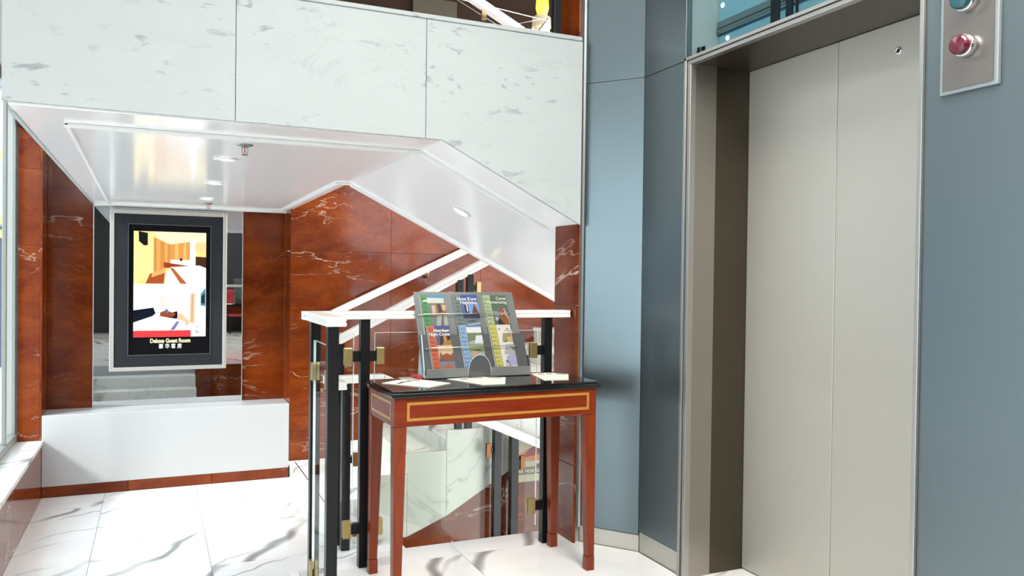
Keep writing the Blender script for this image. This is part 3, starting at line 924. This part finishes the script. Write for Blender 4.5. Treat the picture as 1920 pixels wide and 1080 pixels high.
wn2 = tag(box('wall_right', (wx + 0.02, -3.0, -0.2), (2.5, 1.655, 4.0), M['joint']), kind='structure')
box('metal_panel', (wx, -0.2, 0.098), (wx + 0.03, 1.662, 4.0), M['blue'], wn2, 0.001)
box('metal_panel', (wx, -1.8, 0.098), (wx + 0.03, -0.203, 4.0), M['blue'], wn2, 0.001)
box('kick_plate', (wx + 0.006, -1.8, 0.0), (wx + 0.03, 1.662, 0.092), M['steel'], wn2)

door = tag(box('door_1', (2.36, 1.64, -0.02), (2.40, 2.83, 2.16), M['dark']), kind='structure')
box('door_leaf', (2.333, 2.2885, 0.006), (2.358, 2.782, 2.146), M['steel'], door, 0.002)
box('door_leaf', (2.333, 1.665, 0.006), (2.358, 2.2865, 2.146), M['steel'], door, 0.002)
hole = lathe('peephole', [(0.0, 0.001), (0.006, 0.001), (0.0065, 0.004), (0.012, 0.004), (0.0135, 0.002), (0.014, 0.0)], (2.3332, 2.018, 2.046), M['chrome'], door, (-1, 0, 0))
lathe('keyhole', [(0.0, 0.0045), (0.0058, 0.0045), (0.0058, 0.001)], (2.3331, 2.018, 2.046), M['dark'], door, (-1, 0, 0))
# reveals and trim
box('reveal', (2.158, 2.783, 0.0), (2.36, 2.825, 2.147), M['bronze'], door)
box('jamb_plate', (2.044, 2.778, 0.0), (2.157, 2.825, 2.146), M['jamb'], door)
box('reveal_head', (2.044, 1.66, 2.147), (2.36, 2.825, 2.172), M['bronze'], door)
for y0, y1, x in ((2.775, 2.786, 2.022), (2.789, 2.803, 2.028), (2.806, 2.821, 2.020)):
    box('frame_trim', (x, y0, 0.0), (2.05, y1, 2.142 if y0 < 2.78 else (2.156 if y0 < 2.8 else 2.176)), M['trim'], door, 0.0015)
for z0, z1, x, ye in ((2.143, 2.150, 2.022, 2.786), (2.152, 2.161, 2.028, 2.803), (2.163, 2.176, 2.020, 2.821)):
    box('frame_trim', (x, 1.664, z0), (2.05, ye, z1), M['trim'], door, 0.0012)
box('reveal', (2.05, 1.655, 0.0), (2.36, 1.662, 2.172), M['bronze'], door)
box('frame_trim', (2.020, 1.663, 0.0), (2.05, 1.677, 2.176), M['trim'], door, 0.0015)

# glazed panel over the lift door; strips and spots behind paint a reflected ceiling
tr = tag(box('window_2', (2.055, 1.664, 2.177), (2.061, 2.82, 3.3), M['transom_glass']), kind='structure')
for z0, z1, dx, mm in ((2.178, 2.290, 0.0, M['blue_light']), (2.290, 2.299, -0.004, mat('dark_blue_reflection', (0.02, 0.07, 0.14), 0.3, 0.5)), (2.299, 2.303, -0.006, M['alu']),
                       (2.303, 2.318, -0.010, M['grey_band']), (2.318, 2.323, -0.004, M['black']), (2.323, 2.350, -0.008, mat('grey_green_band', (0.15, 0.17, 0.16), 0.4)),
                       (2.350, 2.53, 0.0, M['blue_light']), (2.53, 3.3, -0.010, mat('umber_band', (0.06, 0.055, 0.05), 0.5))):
    box('reflection_strip', (2.2 + dx, 1.50, z0), (2.24, 2.828, z1), mm, tr)
for y, w2, z1, xx in ((2.353, 0.046, 2.9, 2.085), (2.280, 0.034, 2.9, 2.085), (2.246, 0.010, 2.9, 2.088), (2.812, 0.014, 2.228, 2.085), (2.782, 0.022, 2.224, 2.085)):
    box('hanger_bracket', (xx, y - w2 / 2, 2.174), (xx + 0.006, y + w2 / 2, z1), M['black'], tr)
box('hanger_plate', (2.0835, 2.264, 2.174), (2.092, 2.376, 2.204), M['black'], tr)
dlm = mat('reflected_spot_glow', (0.9, 0.95, 1), 0.3, emit=(0.9, 0.97, 1), estr=2)
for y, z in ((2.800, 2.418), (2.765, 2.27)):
    lathe('reflected_spot', [(0.0, 0.004), (0.009, 0.003), (0.010, 0.0)], (2.1995, y, z), dlm, tr, (-1, 0, 0), 14)  # glowing discs painted as glints of ceiling lights, not lamps

# call lantern plate
cp = thing('lift_indicator_panel', (wx, 1.51, 1.77), 'steel plate with red and teal round signal lamps on blue wall beside the lift', 'indicator panel')
box('plate_border', (2.016, 1.432, 1.774), (wx - 0.0005, 1.604, 2.24), mat('border_alu', (0.33, 0.36, 0.36), 0.35, 0.7), cp, 0.002)
box('plate', (2.0125, 1.443, 1.785), (2.0158, 1.593, 2.229), M['plate'], cp)
for z, mk, lb in ((1.893, 'red_lens', 'red signal lamp'), (2.015, 'teal_lens', 'teal signal lamp')):
    bz = lathe('lamp_bezel', [(0.030, 0.0), (0.0305, 0.020), (0.029, 0.0225), (0.027, 0.0225)], (2.0124, 1.518, z), M['chrome'], cp, (-1, 0, 0), 32)
    ln = lathe('lamp_lens', [(0.0268, 0.0), (0.0268, 0.036), (0.025, 0.041), (0.020, 0.0445), (0.0, 0.046)], (2.0122, 1.518, z), M[mk], cp, (-1, 0, 0), 32)
    ln['label'] = lb

# ------------------------------------------------------------------ console table
TX, TY, TR = 1.277, 3.178, math.radians(1.6)
tb = thing('console_table', (TX, TY, 0), 'cherry wood console table with yellow inlay and black stone top before the balustrade', 'table', None, TR)


def tb_box(name, a, b, m, parent=tb, bevel=0.0):
    """box in the table's own frame"""
    o = box(name, a, b, m, None, bevel)
    o.parent = parent
    return o


hx, hy = 0.447, 0.182
bm = bmesh.new()
add_box(bm, (-hx - 0.004, -hy - 0.004, 0.7815), (hx + 0.004, hy + 0.004, 0.786))
add_box(bm, (-hx - 0.014, -hy - 0.014, 0.786), (hx + 0.014, hy + 0.010, 0.802))
add_box(bm, (-hx - 0.007, -hy - 0.007, 0.802), (hx + 0.007, hy + 0.007, 0.812))
o = finish(bm, 'stone_top', M['granite'], None, 0.003); o.parent = tb
tb_box('apron', (-hx, -hy, 0.672), (hx, hy, 0.781), M['woodh'], tb, 0.0015)


def ring(name, x0, x1, z0, z1, y, wd=0.0105):
    bm = bmesh.new()
    t = 0.0008
    add_box(bm, (x0, y - t, z0), (x1, y, z0 + wd)); add_box(bm, (x0, y - t, z1 - wd), (x1, y, z1))
    add_box(bm, (x0, y - t, z0 + wd), (x0 + wd, y, z1 - wd)); add_box(bm, (x1 - wd, y - t, z0 + wd), (x1, y, z1 - wd))
    o = finish(bm, name, M['inlay']); o.parent = tb
    o['label'] = 'yellow inlaid border on the front of the apron'
    return o


ring('inlay_border', -hx + 0.050, hx - 0.036, 0.693, 0.765, -hy)
bm = bmesh.new(); t = 0.0008; x = -hx; wd = 0.0105
y0, y1, z0, z1 = -hy + 0.045, hy - 0.045, 0.693, 0.765
add_box(bm, (x - t, y0, z0), (x, y1, z0 + wd)); add_box(bm, (x - t, y0, z1 - wd), (x, y1, z1)); add_box(bm, (x - t, y0, z0 + wd), (x, y0 + wd, z1 - wd)); add_box(bm, (x - t, y1 - wd, z0 + wd), (x, y1, z1 - wd))
o = finish(bm, 'inlay_border', M['inlay']); o.parent = tb
o['label'] = 'yellow inlaid border on the left end of the apron'


def leg_bm(sx, sy):
    bm = bmesh.new()
    ox, oy = sx * hx, sy * hy          # outer corner stays put, the two inner faces taper
    lv = []
    for z, s in ((0.670, 0.050), (0.062, 0.034)):
        lv.append([bm.verts.new(p) for p in ((ox, oy, z), (ox - sx * s, oy, z), (ox - sx * s, oy - sy * s, z), (ox, oy - sy * s, z))])
    a, b = lv
    bm.faces.new(a); bm.faces.new(b)
    for k in range(4):
        bm.faces.new((a[k], a[(k + 1) % 4], b[(k + 1) % 4], b[k]))
    return bm


for sx in (-1, 1):
    for sy in (-1, 1):
        lg = finish(leg_bm(sx, sy), 'leg', M['wood'], None, 0.0012); lg.parent = tb
        x0, x1 = sorted((sx * (hx + 0.001), sx * (hx - 0.036))); y0, y1 = sorted((sy * (hy + 0.001), sy * (hy - 0.036)))
        ft = box('foot_block', (x0, y0, 0.0), (x1, y1, 0.060), M['wood'], None, 0.0015); ft.parent = lg

TT = 0.812
# ------------------------------------------------------------------ brochure holder (leans back)
LB = 0.25                              # backward lean: dY per dZ
hold = thing('brochure_holder', (1.29, 3.33, TT), 'two-tier grey acrylic brochure stand on the table top', 'brochure holder')


def lean_panel(name, xa0, xa1, xb0, xb1, z0, z1, y0, th, m, bevel=0.001, lean=LB):
    yl = y0 + lean * (z1 - z0)
    return prism(name, [(xa0, y0, z0), (xa1, y0, z0), (xb1, yl, z1), (xb0, yl, z1)], (0, th, 0), m, hold, bevel)


lean_panel('back_panel', 1.046, 1.540, 1.028, 1.496, 0.826, 1.182, 3.301, 0.004, M['acrylic'])
lean_panel('tier_panel', 1.045, 1.541, 1.030, 1.531, 0.830, 0.998, 3.2905, 0.003, M['acrylic_dark'])
box('front_lip', (1.056, 3.282, TT + 0.003), (1.546, 3.2855, 0.855), M['acrylic'], hold, 0.001)
box('base_plate', (1.05, 3.2857, TT + 0.0005), (1.546, 3.372, TT + 0.0045), M['acrylic_dark'], hold)
prism('side_cheek', [(1.046, 3.2857, TT + 0.005), (1.046, 3.368, TT + 0.005), (1.046, 3.345, 0.998), (1.046, 3.330, 0.998), (1.046, 3.2857, 0.855)], (0.004, 0, 0), M['acrylic_edge'], hold)
prism('side_cheek', [(1.541, 3.2857, TT + 0.005), (1.541, 3.368, TT + 0.005), (1.541, 3.345, 0.90), (1.541, 3.300, 0.90), (1.541, 3.2857, 0.855)], (0.004, 0, 0), M['acrylic_dark'], hold)
# arched support at the middle of the lip
arch = []
for k in range(13):
    a = PI * k / 12
    arch.append((1.300 - 0.055 * math.cos(a), 3.2812, 0.816 + 0.095 * math.sin(a) ** 0.8))
bm = bmesh.new(); add_prism(bm, arch, (0, 0.0008, 0))
finish(bm, 'arch_tongue', M['acrylic_dark'], hold)
bm = bmesh.new(); add_tube(bm, arch, 0.0016, 6); finish(bm, 'arch_edge', M['acrylic_edge'], hold, 0, True)
# wires keeping the brochures in
for z, xa, xb, yo in ((1.087, 1.042, 1.470, 3.352), (0.944, 1.062, 1.490, 3.305)):
    bm = bmesh.new()
    add_tube(bm, [(xa - 0.004, yo + 0.010, z - 0.010), (xa + 0.004, yo - 0.001, z - 0.003), (xa + 0.028, yo - 0.006, z), (xb - 0.02, yo - 0.006, z + 0.002), (xb - 0.002, yo - 0.001, z + 0.001), (xb + 0.004, yo + 0.010, z - 0.004)], 0.0019, 8)
    finish(bm, 'wire', M['wire'], hold, 0, True)


def brochure(bl, tl, wid, label, strip, items, title, tcol, edge=(230, 235, 225), t_at=(0.97, 0.90), tsize=0.020, cover=(120, 120, 120)):
    """one leaflet standing in the holder: pages, printed cover, letters running up its coloured strip, heading"""
    bl = Vector(bl); tl = Vector(tl)
    up = tl - bl; H = up.length; u = up.normalized(); r = Vector((1, 0.012, 0)).normalized(); n = r.cross(u).normalized()
    if n.y > 0: n = -n
    P = lambda a, b, d: bl + r * (a * wid) + u * (b * H) + n * d
    t = thing('tour_brochure', bl + r * wid / 2, label, 'brochure', 'brochures in the table stand')
    prism('pages', [P(0, 0, 0), P(1, 0, 0), P(1, 1, 0), P(0, 1, 0)], -n * 0.0022, pcol(edge), t)
    base = [(cover, rect(0.02, 0.0, 1, 1)), (strip, rect(0.06, 0.0, 0.34, 1))]
    patches('cover_print', base + items, P, t, 0, 0.0002, 0.00012)
    dk = tuple(int(c * 0.78) for c in strip)
    patches('strip_letters', [(dk, rect(0.11, 0.05 + 0.094 * k, 0.29, 0.095 + 0.094 * k)) for k in range(10)] +
            [(strip, rect(0.16, 0.062 + 0.094 * k, 0.29, 0.082 + 0.094 * k)) for k in range(10)], P, t, 0, 0.0022, 0.00004)
    for k, line in enumerate(title):
        text('heading', line, P(t_at[0], t_at[1] - 0.085 * k, 0.0040), r, u, tsize, pcol(tcol), t, 0.0001, 'RIGHT', None, 0.0004)
    return t


def lower_y(z): return 3.2868 + LB * (z - 0.83)
def upper_y(z): return 3.2975 + LB * (z - 0.826)


def spot(x, z, fn): return (x, fn(z), z)


GRN, BLU, PAL, ORG, SKY, YEL = (70, 150, 80), (118, 134, 132), (186, 204, 156), (214, 98, 60), (150, 184, 222), (216, 208, 110)
brochure(spot(1.068, 0.975, upper_y), spot(1.049, 1.168, upper_y), 0.116, 'green-striped brochure with a pale heading, top row left in the stand', GRN,
         [((110, 120, 116), rect(0.34, 0, 1, 1)), ((70, 150, 190), rect(0.30, 0.90, 1, 1)), ((226, 226, 208), [(0.10, 0.86), (0.30, 0.94), (0.97, 0.93), (0.97, 0.82), (0.10, 0.82)]),
          ((160, 110, 60), [(0.42, 0.80), (1, 0.80), (1, 0.55), (0.42, 0.55)]), ((214, 190, 170), rect(0.44, 0.60, 0.58, 0.77)), ((60, 36, 24), [(0.66, 0.80), (0.80, 0.80), (0.86, 0.62), (0.68, 0.60)]),
          ((222, 180, 140), rect(0.84, 0.66, 1, 0.78)), ((90, 50, 24), rect(0.60, 0.56, 0.96, 0.60)), ((170, 176, 164), [(0.40, 0.0), (0.60, 0.54), (1, 0.54), (1, 0)]),
          ((110, 84, 70), [(0.56, 0.0), (0.80, 0.54), (0.86, 0.54), (0.76, 0.0)])], [], W_, (200, 232, 200), cover=(120, 130, 124))
brochure(spot(1.219, 0.975, upper_y), spot(1.200, 1.170, upper_y), 0.120, 'blue city-skyline brochure, top row middle in the stand', BLU,
         [((60, 84, 160), rect(0.34, 0.5, 1, 1)), ((130, 165, 220), rect(0.40, 0.56, 1, 0.82)), ((50, 40, 90), rect(0.42, 0.58, 0.60, 0.78)), ((222, 226, 240), rect(0.52, 0.62, 0.57, 0.80)),
          ((110, 54, 34), [(0.68, 0.55), (1, 0.55), (0.90, 0.70), (0.84, 0.80), (0.78, 0.70)]), ((44, 50, 84), rect(0.34, 0.46, 1, 0.55)), ((112, 126, 122), [(0.30, 0.0), (1, 0.0), (1, 0.46), (0.30, 0.46)]),
          ((200, 208, 214), [(0.44, 0.33), (0.98, 0.37), (0.98, 0.35), (0.44, 0.30)]), ((58, 70, 76), [(0.4, 0.40), (0.9, 0.44), (0.7, 0.38)]), ((56, 70, 110), rect(0.40, 0, 1, 0.27))],
         ['Hong Kong', 'Highlights'], W_, (130, 146, 144), t_at=(0.96, 0.87), tsize=0.0205)
brochure(spot(1.365, 0.975, upper_y), spot(1.341, 1.168, upper_y), 0.120, 'grey-green brochure with a jockey picture, top row right in the stand', PAL,
         [((96, 112, 92), rect(0.34, 0, 1, 1)), ((150, 160, 150), [(0.34, 0.55), (0.60, 0.50), (0.60, 0.62), (0.34, 0.64)]), ((206, 170, 150), [(0.62, 0.50), (0.70, 0.66), (0.84, 0.70), (0.95, 0.55), (0.98, 0.36), (0.70, 0.30)]),
          ((190, 60, 80), [(0.66, 0.64), (0.78, 0.70), (0.84, 0.62), (0.74, 0.58)]), ((150, 90, 50), [(0.60, 0.52), (0.80, 0.56), (0.95, 0.44), (0.92, 0.30), (0.64, 0.34)]),
          ((50, 36, 40), [(0.46, 0.42), (0.62, 0.46), (0.72, 0.34), (0.92, 0.30), (0.90, 0.24), (0.54, 0.24)]), ((190, 180, 210), [(0.42, 0.52), (0.54, 0.48), (0.50, 0.40), (0.40, 0.44)]), ((202, 196, 120), rect(0.34, 0.0, 1, 0.2))],
         ['Come', 'Horseracing'], (240, 244, 228), (196, 214, 178), t_at=(0.97, 0.89), tsize=0.0195)
brochure(spot(1.088, 0.846, lower_y), spot(1.070, 1.036, lower_y), 0.106, 'orange-striped night tour brochure, bottom row left in the stand', ORG,
         [((88, 84, 110), rect(0.36, 0, 1, 1)), ((70, 70, 140), rect(0.36, 0.93, 1, 1)), ((36, 26, 24), [(0.48, 0.60), (0.56, 0.78), (0.98, 0.78), (1, 0.58), (0.5, 0.56)]),
          ((196, 140, 80), [(0.66, 0.58), (0.68, 0.80), (0.78, 0.82), (0.84, 0.58)]), ((170, 120, 40), [(0.60, 0.60), (0.99, 0.70), (0.99, 0.56), (0.60, 0.56)]), ((226, 190, 150), [(0.36, 0.26), (1, 0.26), (1, 0.56), (0.36, 0.56)]),
          ((140, 78, 52), [(0.36, 0.22), (0.42, 0.40), (0.46, 0.40), (0.50, 0.34), (0.72, 0.38), (0.86, 0.34), (1, 0.40), (1, 0.2)]), ((130, 130, 140), rect(0.36, 0.0, 1, 0.2)), ((200, 90, 40), [(0.44, 0.02), (0.56, 0.10), (0.8, 0.12), (0.9, 0.02)])],
         ['Aberdeen', 'Night Cruise'], W_, (236, 200, 180), t_at=(0.96, 0.86), tsize=0.0185)
brochure(spot(1.235, 0.846, lower_y), spot(1.217, 1.038, lower_y), 0.106, 'pale blue landscape brochure, bottom row middle in the stand', SKY,
         [((170, 180, 160), rect(0.36, 0, 1, 1)), ((110, 130, 190), rect(0.36, 0.95, 1, 1)), ((238, 236, 232), [(0.34, 0.82), (1, 0.82), (1, 0.95), (0.34, 0.95)]), ((120, 132, 100), [(0.36, 0.62), (1, 0.70), (1, 0.82), (0.36, 0.82)]),
          ((228, 230, 236), [(0.62, 0.58), (1, 0.58), (1, 0.76), (0.72, 0.76)]), ((150, 160, 120), rect(0.36, 0.38, 1, 0.56)), ((80, 92, 40), [(0.40, 0.43), (0.75, 0.45), (0.98, 0.40), (0.6, 0.41)]),
          ((226, 160, 130), [(0.40, 0.32), (0.50, 0.42), (0.66, 0.40), (0.66, 0.32)]), ((176, 170, 150), rect(0.36, 0.0, 1, 0.32))], [], W_, (214, 226, 240))
brochure(spot(1.381, 0.846, lower_y), spot(1.358, 1.037, lower_y), 0.108, 'yellow-striped white and grey brochure, bottom row right in the stand', YEL,
         [((236, 230, 216), rect(0.36, 0, 1, 1)), ((90, 110, 110), rect(0.44, 0.88, 0.50, 0.92)), ((170, 150, 110), [(0.52, 0.62), (0.60, 0.80), (0.98, 0.82), (1, 0.60)]), ((210, 180, 120), rect(0.78, 0.62, 0.98, 0.72)),
          ((60, 54, 40), [(0.50, 0.60), (0.80, 0.64), (0.7, 0.60)]), ((176, 180, 176), [(0.5, 0.32), (0.62, 0.54), (0.98, 0.56), (1, 0.30)]), ((70, 76, 70), [(0.80, 0.52), (0.98, 0.46), (0.98, 0.38), (0.88, 0.46)]),
          ((176, 176, 214), [(0.54, 0.06), (0.58, 0.28), (0.98, 0.34), (1, 0.06)]), ((90, 96, 120), [(0.50, 0.0), (0.52, 0.20), (0.64, 0.16), (0.70, 0.0)]), ((222, 214, 200), [(0.52, 0.0), (0.54, 0.15), (0.62, 0.12), (0.64, 0.0)]),
          ((60, 60, 60), rect(0.78, 0.905, 0.90, 0.918)), ((60, 60, 60), rect(0.70, 0.862, 0.98, 0.872))], [], W_, (232, 228, 190))

# ------------------------------------------------------------------ papers on the table


def card(name, pts, slots, label, group='folded cards on the table', lift=0.0):
    z = TT + 0.0006
    cx = sum(p[0] for p in pts) / len(pts); cy = sum(p[1] for p in pts) / len(pts)
    t = thing(name, (cx, cy, TT), label, 'card', group)
    prism('sheet', [(a, b, z + lift) for a, b in pts], (0, 0, 0.0018), M['paper'], t)
    bm = bmesh.new()
    for s in slots:
        add_prism(bm, [(a, b, z + lift + 0.0018) for a, b in s], (0, 0, 0.0003))
    finish(bm, 'printed_slots', M['print_dark'], t)
    return t


def q(a, b, w):
    """thin bar from a to b, w wide"""
    a = Vector(a); b = Vector(b); d = (b - a).normalized(); n = Vector((-d.y, d.x)) * w / 2
    return [tuple(a + n), tuple(b + n), tuple(b - n), tuple(a - n)]


card('fanned_card', [(0.846, 3.215), (0.985, 3.030), (1.111, 3.126), (1.026, 3.275), (0.93, 3.285)], [q((0.90, 3.17), (0.93, 3.205), 0.016), q((0.925, 3.215), (0.97, 3.225), 0.016), q((0.96, 3.245), (1.02, 3.25), 0.016)],
     'cream angular card with dark slots at the left end of the table')
card('fanned_card', [(1.142, 3.258), (1.217, 3.039), (1.317, 3.040), (1.402, 3.232), (1.303, 3.278)], [q((1.19, 3.235), (1.225, 3.225), 0.018), q((1.24, 3.255), (1.30, 3.25), 0.018), q((1.32, 3.245), (1.375, 3.21), 0.018)],
     'cream angular card with dark slots at the middle of the table, before the stand')
card('fanned_card', [(1.561, 3.322), (1.523, 3.098), (1.632, 3.080), (1.722, 3.252), (1.66, 3.328)], [q((1.585, 3.285), (1.612, 3.28), 0.018), q((1.63, 3.295), (1.655, 3.285), 0.018), q((1.67, 3.275), (1.70, 3.24), 0.018)],
     'cream angular card with dark slots at the right end of the table')
lf = thing('leaflet', (0.99, 3.33, TT), 'pale grey leaflet lying flat at the back of the table', 'leaflet')
prism('sheet', [(0.951, 3.292, TT + 0.0005), (1.018, 3.288, TT + 0.0005), (1.012, 3.366, TT + 0.0005), (0.958, 3.370, TT + 0.0005)], (0, 0, 0.001), mat('grey_paper', (0.42, 0.40, 0.40), 0.4), lf)
rl = thing('leaflet', (1.033, 3.35, TT), 'small red leaflet corner beside the brochure stand', 'leaflet')
prism('sheet', [(1.022, 3.310, TT + 0.0005), (1.043, 3.296, TT + 0.0005), (1.043, 3.368, TT + 0.0005), (1.014, 3.372, TT + 0.0005)], (0, 0, 0.012), mat('red_paper', (0.55, 0.03, 0.04), 0.4), rl)

# ------------------------------------------------------------------ upper floor beyond the parapet
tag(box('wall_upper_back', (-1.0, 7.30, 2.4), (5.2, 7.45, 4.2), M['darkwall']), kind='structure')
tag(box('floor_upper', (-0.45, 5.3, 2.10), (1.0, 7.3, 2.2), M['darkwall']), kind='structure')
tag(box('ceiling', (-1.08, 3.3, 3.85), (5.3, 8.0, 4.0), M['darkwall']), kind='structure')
tag(box('door_2', (2.17, 7.26, 2.4), (2.60, 7.298, 4.0), mat('umber_door', (0.085, 0.07, 0.045), 0.5)), kind='structure')
ub = thing('balustrade', (2.3, 5.2, 3.0), 'upper-floor white handrail and glass glimpsed above the marble parapet', 'balustrade')
bm = bmesh.new()
rail_run(bm, (1.70, 5.2, 3.28), (2.32, 5.2, 3.015), 0.05, 0.03)
rail_run(bm, (1.85, 5.3, 3.30), (2.40, 5.3, 3.035), 0.07, 0.05)
rail_run(bm, (2.38, 5.3, 3.03), (2.62, 5.3, 3.03), 0.07, 0.03)
finish(bm, 'handrail', M['handrail'], ub)
prism('rail_end', [(2.52, 5.27, 3.03), (2.60, 5.27, 3.03), (2.60, 5.27, 3.14)], (0, 0.05, 0), M['handrail'], ub)
post(ub, 1.736, 3.45, 2.372, 3.4, 0.036)
bm = bmesh.new()
add_tube(bm, [(1.20, 5.0, 3.115), (2.46, 5.0, 3.012)], 0.004, 6); add_tube(bm, [(1.85, 5.4, 3.24), (2.35, 5.4, 3.02)], 0.003, 6); add_tube(bm, [(2.25, 5.4, 3.05), (2.66, 5.4, 3.18)], 0.003, 6)
finish(bm, 'cable', M['alu'], ub)
box('clamp', (2.078, 5.285, 3.05), (2.112, 5.300, 3.13), M['gold'], ub)
lan = thing('glass_lantern', (2.87, 6.0, 3.2), 'glowing amber lantern with cut-glass bowl above the parapet, upper floor', 'lamp')
lathe('amber_shade', [(0.0, 0.15), (0.05, 0.14), (0.055, 0.06), (0.04, 0.0)], (2.89, 6.0, 3.40), M['amber'], lan)
lathe('glass_bowl', [(0.035, 0.14), (0.075, 0.11), (0.08, 0.03), (0.03, 0.0)], (2.885, 6.0, 3.27), mat('cut_glass', (0.55, 0.50, 0.36), 0.1, 0.3, emit=(1, 0.8, 0.4), estr=0.15), lan, seg=14, smooth=False)
lathe('brass_stem', [(0.03, 0.0), (0.035, 0.16)], (2.87, 6.0, 3.1), M['gold'], lan)

# ------------------------------------------------------------------ the room behind the camera (lights, reflections)
tag(box('ceiling', (-2.7, -3.1, 3.4), (2.5, 3.45, 3.55), M['white']), kind='structure')
wf = tag(box('wall_front', (-2.7, -3.15, -0.2), (2.5, -3.0, 2.7), M['dark']), kind='structure')

# ------------------------------------------------------------------ street outside the left window
tag(box('street_ground', (-30, -20, -0.9), (-1.09, 40, -0.78), M['asphalt']), kind='structure')
can = tag(box('sun_blocker', (-5.4, -4.0, 2.85), (-2.71, 3.7, 3.0), M['white']), kind='structure')  # unseen slab added to keep the sun out of the lobby
bld = thing('street_building', (-4.2, 21, -0.75), 'dark shop front with yellow lights across the street, seen through the left window', 'building')
box('upper_facade', (-7.2, 20.0, 2.2), (-1.6, 22, 9), M['facade'], bld)
box('shop_front', (-7.2, 19.9, -0.75), (-1.6, 22, 2.2), M['shop_blue'], bld)
for z, x in ((2.25, -3.1), (1.95, -2.75), (3.6, -3.1), (4.15, -3.3)):
    box('lit_sign', (x - 0.3, 19.7, z), (x + 0.18, 19.88, z + 0.16), M['yellow_sign'], bld)

opp = thing('street_building', (-8.0, 20, -0.75), 'long grey building added out of view across the street to darken reflections', 'building')
box('street_wall', (-9.5, 6.0, -0.75), (-7.5, 34.0, 6.5), mat('grey_street_wall', (0.27, 0.285, 0.30), 0.8), opp)  # unseen block added so the lift wall reflects something darker
for k in range(9):
    for z in (0.2, 2.6, 4.6):
        box('street_window', (-7.52, 6.8 + 3.0 * k, z), (-7.46, 8.6 + 3.0 * k, z + 1.3), M['shop_blue'], opp)

ch = thing('lounge_chair', (1.62, -2.45, 0), 'red upholstered chair by the dark front wall, seen only in the niche mirror', 'chair')
box('seat', (1.40, -2.68, 0.36), (1.86, -2.20, 0.46), M['seat_red'], ch, 0.02)
box('backrest', (1.40, -2.74, 0.40), (1.86, -2.66, 0.92), M['seat_red'], ch, 0.02)
for x in (1.42, 1.82):
    for y in (-2.72, -2.24):
        box('leg', (x, y, 0.0), (x + 0.03, y + 0.03, 0.36), M['black'], ch)
